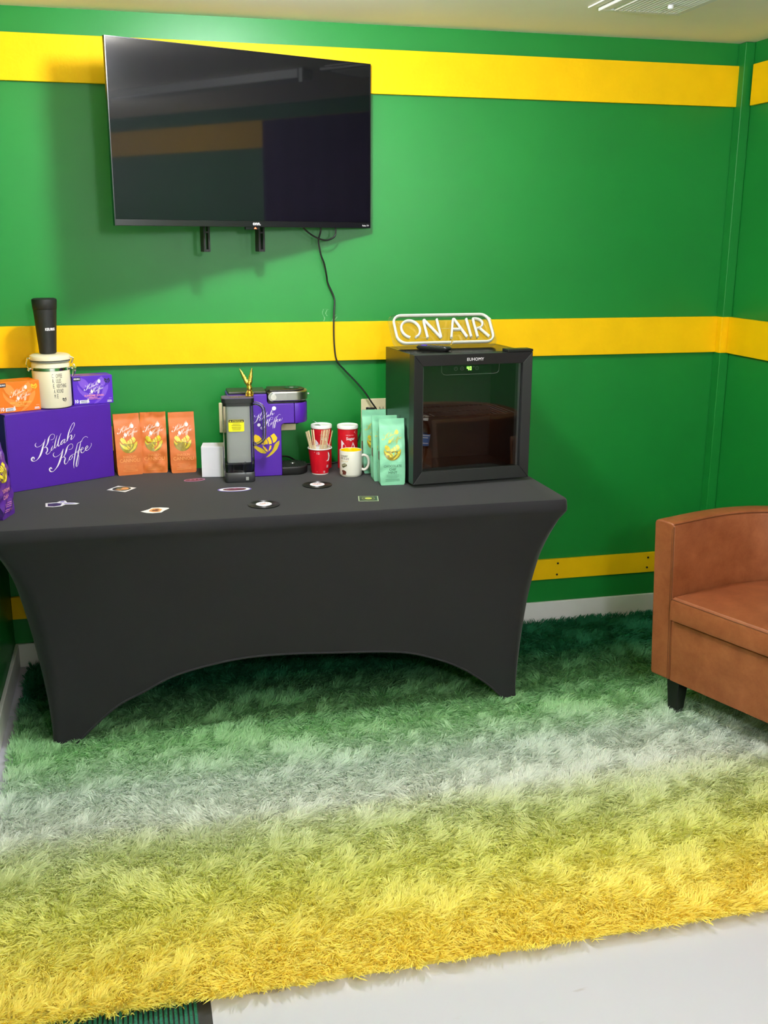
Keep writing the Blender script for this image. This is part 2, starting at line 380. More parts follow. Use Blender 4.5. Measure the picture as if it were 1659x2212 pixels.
# ------------------------------------------------------------------ ceiling lamp and two added fill globes (their light is set at the top of the script)
for i, (gx_, gy_, gz_, gr_, gw_, gc_) in enumerate(DOME_AND_FILL):
    t = thing('ceiling_light' if i == 0 else 'added_fill_globe', ['small round ceiling light above the table, glowing in top left of television reflection', 'unseen white globe added as fill light, hanging behind the front rug edge', 'unseen white globe added as fill light, hanging behind the camera'][i], 'ceiling light' if i == 0 else 'pendant lamp', (gx_, gy_, gz_))
    g_ = MB(); g_.lathe([(max(.001, gr_*math.sin(math.radians(a))), gr_*math.cos(math.radians(a))) for a in range(0, 181, 10)], 24); g_.build('globe', clear_mat('opal_glass', (.95, .95, .95), .2), t, smooth=True)
    MB().tube([(0, 0, gr_-.002), (0, 0, ZC-gz_-.001)], .004 if i else .02, 12).build('stem', M_WHITEPL, t)
t = thing('strip_light', 'long unlit white strip light on ceiling, mirrored across the television screen', 'ceiling light', (1.93, -1.56, ZC-0.001))
MB().box(-.055, -.65, -.040, .055, .65, 0).build('housing', M_WHITEPL, t, bevel=0.006)
for s in (-1, 1): MB().box(-.052, s*.665-.010, -.058, -.044, s*.665+.010, 0).build('end_bracket', M_WHITEPL, t)
for s in (): MB().tube([(s*.028, -.62, -.0515), (s*.028, .62, -.0515)], 0.011, 12).build('tube', mat('unlit_tube', lin(225, 228, 228), 0.2), t, smooth=True)
# purple backdrop
bd = MB(); rows = []
for zz in (2.222, 1.6, 1.0, 0.12):
    rows.append([(XR-0.022+0.006*math.sin(j*0.9+zz*0.3), -0.62-1.33*j/60, zz) for j in range(61)])
bd.loft(rows, cap=False, closed=False)
tag(bd.build('fabric_backdrop', mat('purple_backdrop_cloth', lin(62, 22, 92), 0.85, noise=(30, 0.1)), smooth=True, solid=0.004),
    'dark purple fabric backdrop along right wall, mirrored in right half of television', 'backdrop')

# ------------------------------------------------------------------ ceiling vent
t = thing('ceiling_vent', 'white louvred air vent in ceiling near right corner', 'vent', (1.93, -0.468, ZC-0.0005))
W, D = 0.29, 0.36
f = MB()
for a in ((0, -.03, -.012, W, 0, 0), (0, -D, -.012, W, -D+.03, 0), (0, -D+.03, -.012, .03, -.03, 0), (W-.03, -D+.03, -.012, W, -.03, 0)): f.box(*a)
f.build('frame', M_WHITE, t, bevel=0.003)
MB().box(.03, -D+.03, -.004, W-.03, -.03, -.0005).build('duct_back', mat('vent_dark', lin(92, 86, 74), 0.8), t)
for k in range(15):
    x = .038+k*.0153
    MB().add([(x, -D+.03, -.004), (x+.0015, -D+.03, -.004), (x+.009, -D+.03, -.0135), (x+.0075, -D+.03, -.0135), (x, -.03, -.004), (x+.0015, -.03, -.004), (x+.009, -.03, -.0135), (x+.0075, -.03, -.0135)],
             [(0, 1, 2, 3), (7, 6, 5, 4), (0, 4, 5, 1), (1, 5, 6, 2), (2, 6, 7, 3), (3, 7, 4, 0)]).build('louvre', M_WHITE, t)
MB().lathe([(0.001, -.026), (.008, -.024), (.010, -.018), (.008, -.012)], 12, (W*0.62, -.15)).build('lever', M_WHITEPL, t, smooth=True)
MB().box(-0.036, -.30, -.005, -0.028, -.002, -.0002).build('paint_ridge', M_WHITE, t)

# ------------------------------------------------------------------ outlets
def outlet(x, label, gangs, z=0.868, plugs=()):
    w = 0.07 if gangs == 1 else 0.115
    t = thing('wall_outlet', label, 'outlet', (x, -0.0005, z))
    MB().box(0, -.006, 0, w, 0, .114).build('cover_plate', M_CREAM, t, bevel=0.003)
    for g in range(gangs):
        cx = w/2 if gangs == 1 else w*(0.3+0.4*g)
        for k, cz in enumerate((0.037, 0.077)):
            fc = MB(); pts = []
            for a in range(24):
                an = 2*PI*a/24; pts.append((cx+.0165*math.cos(an), cz+max(-.0125, min(.0125, .0165*math.sin(an)))))
            fc.prism(pts, -.0075, -.005); r = fc.build('receptacle', M_CREAM, t)
            sl = MB()
            for s in (-1, 1): sl.box(cx+s*.0065-.001, -.0079, cz-.004, cx+s*.0065+.001, -.0074, cz+.005)
            sl.prism([(cx+.0022*math.cos(a), cz-.0085+.0022*math.sin(a)) for a in [i*PI/4 for i in range(8)]], -.0079, -.0074)
            sl.build('slots', M_BLACK, r)
    return t
outlet(0.697, 'cream wall outlet half hidden behind clear water tank', 1)
outlet(0.916, 'cream wall outlet seen under the coffee maker head', 1)
outlet(1.240, 'wide cream wall outlet with plugs beside the fridge', 2, 0.8655)
t = thing('charger_plug', 'white charger block plugged in above mint green bags', 'charger', (1.265, -0.0085, 0.889))
MB().box(0, -.034, 0, .028, 0, .022).build('block', M_WHITEPL, t, bevel=0.004)
MB().box(.006, -.0346, .006, .022, -.0339, .016).build('front_face', mat('pale_grey_plastic', lin(205, 205, 200), 0.4), t)
"""fridge plug is built with the fridge, the television plug with the television"""

# ------------------------------------------------------------------ floor mat and rug
t = thing('door_mat', 'ribbed teal floor mat with black edge poking out under rug', 'mat', (-0.02, -2.36, 0))
mm = mat('teal_rib', lin(12, 96, 74), 0.85, noise=(300, 0.3))
r_ = MB(); n = 46
for k in range(n):
    x = 0.0+0.47*k/n
    r_.box(x, 0.0, .003, x+0.47/n*0.62, 0.44, .008)
MB().box(-.03, -.03, 0, .496, .47, .004).build('rubber_border', mat('black_rubber_mat', lin(40, 38, 40), 0.7), t, bevel=0.002)
r_.build('ribbed_pile', mm, t)

def rug_mat(name):
    m = bpy.data.materials.new(name); m.use_nodes = True; nt = m.node_tree; p = nt.nodes['Principled BSDF']
    tc = nt.nodes.new('ShaderNodeTexCoord'); sx = nt.nodes.new('ShaderNodeSeparateXYZ')
    n = nt.nodes.new('ShaderNodeTexNoise'); n.inputs['Scale'].default_value = 2.2; n.inputs['Detail'].default_value = 5
    nt.links.new(tc.outputs['Object'], n.inputs['Vector'])
    nt.links.new(tc.outputs['Object'], sx.inputs[0])
    ma = nt.nodes.new('ShaderNodeMath'); ma.operation = 'MULTIPLY_ADD'; ma.inputs[1].default_value = 0.12; ma.inputs[2].default_value = -0.06
    nt.links.new(n.outputs['Fac'], ma.inputs[0])
    ad = nt.nodes.new('ShaderNodeMath'); ad.operation = 'ADD'
    nt.links.new(sx.outputs['Y'], ad.inputs[0]); nt.links.new(ma.outputs[0], ad.inputs[1])
    mr = nt.nodes.new('ShaderNodeMapRange'); mr.inputs['From Min'].default_value = 0.0; mr.inputs['From Max'].default_value = -2.05
    nt.links.new(ad.outputs[0], mr.inputs['Value'])
    r = nt.nodes.new('ShaderNodeValToRGB'); cr = r.color_ramp
    stops = [(0.0, (36, 128, 88)), (0.17, (58, 146, 102)), (0.29, (148, 200, 146)), (0.40, (192, 228, 180)), (0.52, (232, 240, 230)), (0.62, (242, 244, 236)),
             (0.70, (232, 236, 188)), (0.80, (242, 240, 156)), (0.90, (255, 244, 146)), (1.0, (255, 238, 124))]
    while len(cr.elements) < len(stops): cr.elements.new(0.5)
    for e, (pos, c) in zip(cr.elements, stops): e.position = pos; e.color = lin(*c)
    nt.links.new(mr.outputs['Result'], r.inputs['Fac'])
    n2 = nt.nodes.new('ShaderNodeTexNoise'); n2.inputs['Scale'].default_value = 60; n2.inputs['Detail'].default_value = 2
    nt.links.new(tc.outputs['Object'], n2.inputs['Vector'])
    hs = nt.nodes.new('ShaderNodeHueSaturation'); nt.links.new(r.outputs['Color'], hs.inputs['Color'])
    mv = nt.nodes.new('ShaderNodeMath'); mv.operation = 'MULTIPLY_ADD'; mv.inputs[1].default_value = 0.22; mv.inputs[2].default_value = 0.94
    nt.links.new(n2.outputs['Fac'], mv.inputs[0]); nt.links.new(mv.outputs[0], hs.inputs['Value'])
    nt.links.new(hs.outputs['Color'], p.inputs['Base Color'])
    p.inputs['Roughness'].default_value = 0.6; p.inputs['Specular IOR Level'].default_value = 0.25
    tr = nt.nodes.new('ShaderNodeBsdfTranslucent'); nt.links.new(hs.outputs['Color'], tr.inputs['Color'])
    mx = nt.nodes.new('ShaderNodeMixShader'); mx.inputs[0].default_value = 0.5; out_ = [n for n in nt.nodes if n.type == 'OUTPUT_MATERIAL'][0]
    nt.links.new(p.outputs[0], mx.inputs[1]); nt.links.new(tr.outputs[0], mx.inputs[2]); nt.links.new(mx.outputs[0], out_.inputs['Surface'])
    return m
RX0, RX1, RY0, RY1 = -0.040, 2.74, -1.985, -0.05
rug = thing('shag_rug', 'shaggy rug fading from dark green to white to yellow', 'rug')
M_RUG = rug_mat('shag_pile')
MB().box(RX0+.005, RY0+.01, 0.0005, RX1, RY1, 0.011).build('backing', M_RUG, rug)
def pile():
    rg = np.random.default_rng(11)
    sp = 0.0100
    gx = np.arange(RX0, RX1, sp); gy = np.arange(RY0, RY1, sp)
    X, Y = np.meshgrid(gx, gy); X = X.ravel(); Y = Y.ravel()
    X = X + rg.uniform(-.5, .5, X.size)*sp; Y = Y + rg.uniform(-.5, .5, Y.size)*sp
    def field(x, y, s, seed):           # smooth value noise from summed sines
        r2 = np.random.default_rng(seed); o = np.zeros_like(x)
        for _ in range(7):
            a = r2.uniform(0, 2*PI); k = s*r2.uniform(.6, 1.7)
            o += np.sin((x*math.cos(a)+y*math.sin(a))*k + r2.uniform(0, 6.3))
        return o/2.6
    nT = X.size
    ang = field(X, Y, 5, 1)*.55 + field(X, Y, 17, 2)*0.8 + field(X, Y, 55, 5)*1.0 + rg.normal(0, .55, nT) - 1.0
    lean = np.clip(0.72 + 0.05*field(X, Y, 10, 3) + .20*field(X, Y, 60, 4) + rg.normal(0, .12, nT), .25, 1.05)
    # edges spill outward
    d = (Y-RY0); w = np.clip(1-d/0.05, 0, 1); dirx = np.cos(ang); diry = np.sin(ang)
    diry = diry*(1-w) - w*1.1; lean = lean*(1-w)+w*rg.uniform(.5, 1.15, nT)
    d = (X-RX0); w = np.clip(1-d/0.04, 0, 1); dirx = dirx*(1-w) - w*.15; 
    d = (RY1-Y); w = np.clip(1-d/0.05, 0, 1); diry = diry*(1-w) + w*.05; lean = lean*(1-w)+w*.35
    l = np.hypot(dirx, diry)+1e-6; dirx /= l; diry /= l
    B = 7
    X = np.repeat(X, B); Y = np.repeat(Y, B); dirx = np.repeat(dirx, B); diry = np.repeat(diry, B); lean = np.repeat(lean, B)
    N = X.size
    bx = X + rg.normal(0, .0046, N); by = Y + rg.normal(0, .0046, N)
    by = np.minimum(by, RY1+.005)
    L = rg.uniform(.024, .037, N); wd = rg.uniform(.0009, .0017, N)
    ja = rg.normal(0, .28, N); c, s = np.cos(ja), np.sin(ja)
    dx = dirx*c - diry*s; dy = dirx*s + diry*c
    le = np.clip(lean + rg.normal(0, .10, N), .05, 1.25)
    sx, sy = -dy, dx
    tw = rg.uniform(-.8, .8, N)                               # ribbon twist
    V = np.zeros((N, 7, 3))
    for k, (t, ww) in enumerate(((0, 1.0), (.42, 1.15), (.76, .85))):
        hh = L*(t - .42*le*t*t)*np.cos(le*.45); out = L*le*t*t*.85 + L*.12*t
        px = bx+dx*out; py = by+dy*out; pz = .010+np.maximum(hh, 0)
        V[:, 2*k, 0] = px-sx*wd*ww; V[:, 2*k, 1] = py-sy*wd*ww; V[:, 2*k, 2] = pz - tw*wd*.6
        V[:, 2*k+1, 0] = px+sx*wd*ww; V[:, 2*k+1, 1] = py+sy*wd*ww; V[:, 2*k+1, 2] = pz + tw*wd*.6
    hh = L*(1-.42*le)*np.cos(le*.45); out = L*le*.85+L*.12
    V[:, 6, 0] = bx+dx*out + (X-bx)*.4; V[:, 6, 1] = by+dy*out+(Y-by)*.4; V[:, 6, 2] = .010+np.maximum(hh, .001)
    V[:, :, 0] = np.maximum(V[:, :, 0], XL+0.016); V[:, :, 1] = np.minimum(V[:, :, 1], -0.016); V[:, :, 0] = np.minimum(V[:, :, 0], XR-.016)
    me = bpy.data.meshes.new('pile')
    me.vertices.add(N*7); me.vertices.foreach_set('co', V.reshape(-1).astype(np.float32))
    base = (np.arange(N)*7)[:, None]
    loops = np.concatenate([base+np.array([0, 1, 3, 2]), base+np.array([2, 3, 5, 4]), base+np.array([4, 5, 6])], axis=1).reshape(-1)
    me.loops.add(loops.size); me.loops.foreach_set('vertex_index', loops.astype(np.int32))
    tot = np.tile(np.array([4, 4, 3], np.int32), N); st = np.concatenate([[0], np.cumsum(tot)[:-1]]).astype(np.int32)
    me.polygons.add(tot.size); me.polygons.foreach_set('loop_start', st); me.polygons.foreach_set('loop_total', tot)
    me.polygons.foreach_set('use_smooth', np.ones(tot.size, bool))
    me.update(calc_edges=True); me.materials.append(M_RUG)
    o = bpy.data.objects.new('pile', me); COL.objects.link(o); o.parent = rug; o['kind'] = 'stuff'
    return o
pile()

# ------------------------------------------------------------------ stretch cloth on the folding table
TXR, TXL, TYF, TYB, TZ = 1.775, -0.055, -0.789, -0.029, 0.745
def interp(x, tab):
    if x <= tab[0][0]: return tab[0][1]
    for (a, b), (c, d) in zip(tab, tab[1:]):
        if x <= c: return b+(d-b)*(x-a)/(c-a)
    return tab[-1][1]
INS = [(0, .128), (.06, .136), (.189, .134), (.305, .127), (.385, .119), (.463, .106), (.538, .088), (.577, .073), (.617, .055), (.675, .022), (.70, .0)]
ARCH = [(0, 0.0), (.035, .002), (.06, .03), (.075, .055), (.13, .128), (.187, .172), (.258, .223), (.373, .258), (.47, .262), (.564, .253), (.713, .234), (.795, .200), (.868, .147), (.931, .076), (.965, .02), (.98, .0), (1, 0)]
SARCH = [(0, 0), (.07, 0), (.2, .16), (.35, .27), (.5, .31), (.65, .27), (.8, .16), (.93, 0), (1, 0)]
ARCH = [(float(a), max(0.0, float(b))) for a, b in spline(ARCH, 8)]; INS = [(float(a), float(b)) for a, b in spline(INS, 6)]; SARCH = [(float(a), max(0.0, float(b))) for a, b in spline(SARCH, 6)]
def cloth():
    mb = MB(); rings = []
    NF, NS, NV = 90, 36, 26
    per = []
    for i in range(NF): per.append(('F', i/NF))
    for i in range(NS): per.append(('R', i/NS))
    for i in range(NF): per.append(('B', i/NF))
    for i in range(NS): per.append(('L', i/NS))
    def xy(side, u, x0, x1, y0, y1, r):
        if side == 'F': p = (x0+(x1-x0)*u, y0)
        elif side == 'R': p = (x1, y0+(y1-y0)*u)
        elif side == 'B': p = (x1+(x0-x1)*u, y1)
        else: p = (x0, y1+(y0-y1)*u)
        if r > 0:       # round the corners in plan
            cx = min(max(p[0], x0+r), x1-r); cy = min(max(p[1], y0+r), y1-r)
            dx, dy = p[0]-cx, p[1]-cy; l = math.hypot(dx, dy)
            if l > r: p = (cx+dx/l*r, cy+dy/l*r)
        return p
    for off, z in ((-.012, TZ), (-.004, TZ-.0015), (0.0, TZ-.008), (0.002, TZ-.030), (.002, .703), (.0, .699)):
        rings.append([xy(s, u, TXL-off, TXR+off, TYF-off, TYB+off, .028)+(z,) for s, u in per])
    for v in range(1, NV+1):
        ring = []
        for s, u in per:
            if s in 'FB': zb = interp(u if s == 'F' else 1-u, ARCH)
            else: zb = interp(u, SARCH)
            zb += .004
            z = .699+(zb-.699)*v/NV
            ix = interp(z, INS); iy = ix*.42
            # the middle of a long side is pulled straight between hem and arch
            if s in 'FB':
                m = math.sin(PI*u)**0.6; iy = iy*(1-m)+m*(.699-z)/.44*.045
            else:
                m = math.sin(PI*u)**0.6; ix = ix*(1-m)+m*(.699-z)/.40*.085
            x, y = xy(s, u, TXL+ix, TXR-ix, TYF+iy, TYB-iy, .02)
            # gathers at the feet
            g = max(0, 1-z/.14)
            e = min(u, 1-u)
            if g > 0 and e < .12 and s == 'F': y += .004*g*math.sin(u*420)
            ring.append((x, y, z))
        rings.append(ring)
    mb.loft(rings, cap=False)
    n = len(per); mb.f.append(tuple(range(n)))
    o = mb.build('tablecloth', M_CLOTH, smooth=True, solid=0.0)
    return o
tag(cloth(), 'black stretch tablecloth fitted over long folding table', 'tablecloth')
# stitched seam along the arch of the cloth is part of it
"""hem"""
hem = MB(); pth = []
for i in range(91):
    u = i/90; zb = interp(u, ARCH)+.004; ix = interp(zb, INS); iy = ix*.42; m = math.sin(PI*u)**0.6
    iy = iy*(1-m)+m*(.699-zb)/.44*.045
    pth.append((TXL+ix+(TXR-TXL-2*ix)*u, TYF+iy-.0015, zb))
hem.tube(pth, 0.0035, 6); cl = bpy.data.objects['tablecloth']
hem.build('hem', M_CLOTH, cl, smooth=True)
# tabletop edge fold line

# ------------------------------------------------------------------ television on its swivel bracket
tv = thing('television', 'large black flat television turned on a wall bracket, switched off', 'television', (0.816, -0.194, 1.893), 0.344)
TVM = Matrix.Translation((0.816, -0.194, 1.893)) @ Matrix.Rotation(0.344, 4, 'Z'); TVI = TVM.inverted()
HW, HH = 0.482, 0.280
M_SCREEN = mat('dark_screen', (0.004, 0.004, 0.006), 0.25, spec=0.04, coat=1.0)
M_SCREEN.node_tree.nodes['Principled BSDF'].inputs['Coat Roughness'].default_value = 0.035; M_SCREEN.node_tree.nodes['Principled BSDF'].inputs['Coat IOR'].default_value = 1.42
M_TVB = mat('television_plastic', lin(16, 16, 19), 0.28)
MB().box(-HW+.003, -.0005, -HH+.020, HW-.003, .008, HH-.003).build('screen', M_SCREEN, tv)
f = MB(); f.box(-HW, -.002, HH-.003, HW, .014, HH); f.box(-HW, -.002, -HH, -HW+.003, .014, HH-.003); f.box(HW-.003, -.002, -HH, HW, .014, HH-.003)
f.build('bezel', M_TVB, tv)
MB().box(-HW+.003, -.0025, -HH, HW-.003, .014, -HH+.0195).build('bottom_bar', M_TVB, tv, bevel=0.001)
b = MB(); b.box(-HW+.002, .0085, -HH+.002, HW-.002, .016, HH-.002); b.box(-HW+.06, .016, -HH+.006, HW-.06, .05, .02); b.build('back_shell', M_BLACKM, tv, bevel=0.006)
t_ = MB(); mark_text(t_, 'onn.', .018, -HH+.0055, .030, flat_front(-.0031), bold=.02); t_.build('maker_lettering', M_WPRINT, tv)
t_ = MB(); mark_text(t_, 'Roku TV', HW-.022, -HH+.006, .028, flat_front(-.0031), bold=.01); t_.build('platform_lettering', M_WPRINT, tv)
MB().box(-.022, -.001, -HH-.009, .030, .012, -HH).build('sensor_box', M_TVB, tv, bevel=0.001)
MB().add([(.008, -.0016, -HH-.006), (.018, -.0016, -HH-.006), (.013, -.0016, -HH+.0)], [(0, 1, 2)]).build('standby_light', mat('red_light', (0.8, 0.05, 0.02), 0.4, emit=(1, 0.12, 0.05, 6)), tv)
for rx in (-.138, .070):
    r = MB()
    z0, z1 = -HH-.083, .16
    r.box(rx-.018, .052, z0, rx-.015, .082, z1)                 # flanges
    r.box(rx+.003, .052, z0, rx+.006, .082, z1)
    # front web with a slot
    r.box(rx-.015, .052, z0, rx-.011, .055, z1); r.box(rx-.001, .052, z0, rx+.003, .055, z1)
    r.box(rx-.011, .052, z0, rx-.001, .055, z0+.008); r.box(rx-.011, .052, z0+.062, rx-.001, .055, z0+.068)
    r.box(rx-.011, .052, z0+.10, rx-.001, .055, z1)
    r.build('mount_rail', M_BLACKM, tv, bevel=0.001)
def tvw(p): return TVI @ Vector(p)
wp = MB(); wp.box(.80, -.022, 1.80, 1.06, -.001, 1.99, TVI); wp.build('wall_plate', M_BLACKM, tv)
ar = MB(); ar.tube([tvw((.93, -.012, 1.90)), tvw((1.02, -.06, 1.90)), tvw((.86, -.135, 1.90))], .016, 10)
ar.tube([tvw((.93, -.012, 1.86)), tvw((1.02, -.06, 1.86)), tvw((.86, -.135, 1.86))], .016, 10)
ar.box(-.16, .082, -.06, .09, .088, -.02); ar.box(-.16, .082, .02, .09, .088, .06)
ar.build('swivel_arm', M_BLACKM, tv, smooth=True)
cab = MB()
pw = [(1.081, -.062, 1.66), (1.080, -.060, 1.605), (1.073, -.052, 1.568), (1.082, -.044, 1.52), (1.096, -.036, 1.486), (1.107, -.024, 1.44), (1.112, -.018, 1.416), (1.136, -.0155, 1.362), (1.134, -.021, 1.32), (1.132, -.024, 1.284), (1.133, -.0235, 1.199),
      (1.142, -.024, 1.133), (1.172, -.022, 1.095), (1.213, -.026, 1.052), (1.247, -.034, 1.012), (1.273, -.040, .972), (1.290, -.042, .948), (1.292, -.040, .939), (1.286, -.030, .937)]
cab.tube([tvw(p) for p in spline(pw, 5)], .0032, 8)
cab.build('power_cord', M_CORD, tv, smooth=True)
pl = MB(); pl.box(1.266, -.026, .930, 1.291, -.009, .947, TVI); pl.box(1.258, -.014, .929, 1.268, -.009, .948, TVI); pl.build('plug', M_CORD, tv, bevel=0.002)
cb = MB(); cb.tube([tvw(p) for p in spline([(1.000, -.085, 1.64), (1.014, -.08, 1.612), (1.045, -.07, 1.588), (1.075, -.065, 1.574), (1.102, -.060, 1.570), (1.128, -.055, 1.580), (1.137, -.05, 1.60), (1.132, -.05, 1.65)], 5)], .003, 8)
cb.build('cable_loop', M_CORD, tv, smooth=True)

# ------------------------------------------------------------------ glass-door fridge
FRZ = TZ+.0005
fr = thing('mini_fridge', 'black countertop fridge with glass door on right end of table', 'fridge', (1.306, -0.535, FRZ), 0.084)
FW, FH, FD, FB = .436, .455, .310, .012
M_FRB = mat('black_enamel', lin(20, 21, 21), 0.22, spec=0.6, bump=(350, 0.02))
M_FRD = mat('door_frame_black', lin(25, 24, 28), 0.42, bump=(300, 0.04))
M_LINER = mat('fridge_liner', lin(50, 44, 44), 0.35)
c = MB()
c.box(.003, .052, FB, .022, FD, FH); c.box(FW-.022, .052, FB, FW-.003, FD, FH)
c.box(.022, .052, FB, FW-.022, FD, .035); c.box(.022, .052, FH-.022, FW-.022, FD, FH); c.box(.022, FD-.02, .035, FW-.022, FD, FH-.022)
c.build('cabinet', M_FRB, fr, bevel=0.002)
li = MB()
li.box(.0225, .056, .0355, .026, FD-.0205, FH-.0225); li.box(FW-.026, .056, .0355, FW-.0225, FD-.0205, FH-.0225)
li.box(.026, .056, .0355, FW-.026, FD-.0205, .039); li.box(.026, .056, FH-.026, FW-.026, FD-.0205, FH-.0225); li.box(.026, FD-.024, .039, FW-.026, FD-.0205, FH-.026)
li.build('liner', M_LINER, fr, bevel=0.001)
dr = MB()
BL, BT, BB = .034, .038, .042
def bar(pts_out, pts_in):   # mitred frame bar with a slightly raised inner lip
    a, b = pts_out; d, c_ = pts_in[0], pts_in[1]
    for (y0, y1) in ((0.0, .046),):
        vs = [(a[0], y0, a[1]), (b[0], y0, b[1]), (c_[0], y0+.005, c_[1]), (d[0], y0+.005, d[1]), (a[0], y1, a[1]), (b[0], y1, b[1]), (c_[0], y1, c_[1]), (d[0], y1, d[1])]
        dr.add(vs, [(0, 1, 2, 3), (7, 6, 5, 4), (0, 4, 5, 1), (1, 5, 6, 2), (2, 6, 7, 3), (3, 7, 4, 0)])
o_ = [(0, FB), (FW, FB), (FW, FH), (0, FH)]; i_ = [(BL, FB+BB), (FW-BL, FB+BB), (FW-BL, FH-BT), (BL, FH-BT)]
for k in range(4):
    a, b = o_[k], o_[(k+1) % 4]; d, c_ = i_[k], i_[(k+1) % 4]
    bar((a, b), (d, c_))
door = dr.build('door', M_FRD, fr, bevel=0.0012)
MB().box(BL-.002, .016, FB+BB-.002, FW-BL+.002, .019, FH-BT+.002).build('glass_pane', clear_mat('fridge_glass', (0.78, 0.78, 0.78), 0.02, 1.5), door)
for a in ((BL, .022, FB+BB, BL+.008, .044, FH-BT), (FW-BL-.008, .022, FB+BB, FW-BL, .044, FH-BT)):
    MB().box(*a).build('glazing_channel', mat('grey_channel', lin(120, 122, 124), 0.3) if a[0] == BL else bpy.data.materials['grey_channel'], door)
t_ = MB(); mark_text(t_, 'EUHOMY', .222, FH-.024, .062, lambda u, v: (u, .0012, v), height=.0105); t_.build('maker_lettering', M_WPRINT, door)
zc = FH-BT-.013
ctl = MB()
for u in (.156, .179, .234):
    for k in range(20):
        a0, a1 = 2*PI*k/20, 2*PI*(k+1)/20
        ctl.add([(u+.0062*math.cos(a0), .0155, zc+.0062*math.sin(a0)), (u+.0062*math.cos(a1), .0155, zc+.0062*math.sin(a1)), (u+.0056*math.cos(a1), .0155, zc+.0056*math.sin(a1)), (u+.0056*math.cos(a0), .0155, zc+.0056*math.sin(a0))], [(0, 1, 2, 3)])
for u in (.179, .234): mark_grid(ctl, u-.0018, zc-.0003, u+.0018, zc+.0003, lambda a, b: (a, .0155, b), 1, 1)
mark_grid(ctl, .1787, zc-.0018, .1793, zc+.0018, lambda a, b: (a, .0155, b), 1, 1)
mark_grid(ctl, .1557, zc-.001, .1563, zc+.003, lambda a, b: (a, .0155, b), 1, 1)
mark_text(ctl, '\u00b0F', .2215, zc+.002, .0055, lambda a, b: (a, .0155, b))
out = [(.104, FH-BT-.001), (.105, zc-.011), (.112, zc-.0185), (.122, zc-.020), (.300, zc-.020), (.310, zc-.018), (.316, zc-.011), (.317, FH-BT-.001)]
for (a, b), (c2, d2) in zip(out, out[1:]):
    ctl.tube([(a, .0155, b), (c2, .0155, d2)], .0003, 4)
ctl.build('touch_controls', mat('dim_print', lin(120, 124, 122), 0.5), door)
seg = MB()
def digit(u, on):
    w, h, q = .0062, .0125, .0015
    S = {'t': (u, zc+h/2-q, u+w, zc+h/2), 'm': (u, zc-q/2, u+w, zc+q/2), 'b': (u, zc-h/2, u+w, zc-h/2+q), 'tl': (u, zc, u+q, zc+h/2), 'tr': (u+w-q, zc, u+w, zc+h/2), 'bl': (u, zc-h/2, u+q, zc), 'br': (u+w-q, zc-h/2, u+w, zc)}
    for k in on: a = S[k]; seg.box(a[0], .0148, a[1], a[2], .0153, a[3])
digit(.197, ('tl', 'tr', 'm', 'br')); digit(.2065, ('t', 'b', 'tl', 'tr', 'bl', 'br'))
seg.build('temperature_display', mat('green_led', (0.1, 0.8, 0.05), 0.5, emit=(0.25, 1.0, 0.08, 5)), door)
sh = MB(); zs = .232
sh.tube([(.028, .075, zs), (FW-.028, .075, zs)], .0018, 6); sh.tube([(.028, FD-.03, zs), (FW-.028, FD-.03, zs)], .0018, 6); sh.tube([(.028, .18, zs-.002), (FW-.028, .18, zs-.002)], .0016, 6)
for k in range(21): x = .034+k*.0188; sh.tube([(x, .073, zs+.001), (x, FD-.028, zs+.001)], .0012, 6)
sh.build('wire_shelf', M_CHROME, fr, smooth=True)
hc = MB(); hc.box(.342, .002, FH+.0005, .438, .050, FH+.010); hc.build('hinge_cover', M_BLACK, fr, bevel=0.002)
for x, y in ((.018, .08), (.052, .082)): MB().lathe([(.004, FH), (.004, FH+.0012), (.001, FH+.0014)], 12, (x, y)).build('screw_cap', M_BLACK, fr)
for x, y in ((.03, .075), (FW-.03, .075), (.03, FD-.03), (FW-.03, FD-.03)):
    MB().lathe([(.011, 0), (.011, .008), (.005, .008), (.005, FB+.002)], 14, (x, y)).build('foot', M_CHROME if x > .2 and y < .1 else M_BLACK, fr)
cd = MB(); fi = Matrix.Translation((1.306, -.535, FRZ)) @ Matrix.Rotation(.084, 4, 'Z'); fi = fi.inverted()
cd.tube([fi @ Vector(p) for p in spline([(1.322, -.024, .923), (1.326, -.035, .905), (1.333, -.04, .87), (1.35, -.05, .80), (1.40, -.06, .757), (1.46, -.13, .7525), (1.50, -.196, .78)], 5)], .004, 8)
cd.build('power_cord', M_CORD, fr, smooth=True)
pg = MB(); pg.box(1.311, -.034, .913, 1.334, -.0085, .94, fi); pg.build('plug', M_CORD, fr, bevel=0.003)

# bottle inside the fridge
bo = thing('water_bottle', 'clear water bottle with blue label tilted inside the fridge', 'bottle', (0, 0, 0))
Mb = Matrix.Translation((1.306, -.535, FRZ)) @ Matrix.Rotation(.084, 4, 'Z') @ Matrix.Translation((.068, .150, .0415)) @ Matrix.Rotation(math.radians(9), 4, 'Y')
bo.matrix_world = Mb
M_PET = clear_mat('bottle_plastic', (0.82, 0.86, 0.88), 0.05, 1.5)
MB().lathe([(.001, .0), (.020, .0), (.027, .006), (.030, .02), (.028, .035), (.030, .05), (.028, .065), (.030, .08), (.030, .125), (.027, .140), (.018, .158), (.012, .165), (.012, .172)], 28).build('body', M_PET, bo, smooth=True)
MB().lathe([(.0304, .082), (.0304, .124)], 28, cap=False).build('label', mat('blue_label', lin(70, 120, 190), 0.4), bo, smooth=True)
lb = MB()
cyl = lambda R: (lambda u, v: (R*math.sin(u/R), -R*math.cos(u/R), v))
for zz, ww in ((.118, .05), (.110, .03), (.090, .045)): mark_grid(lb, -ww/2, zz, ww/2, zz+.003, cyl(.0307), 10, 1)
lb.build('label_print', M_WPRINT, bo)
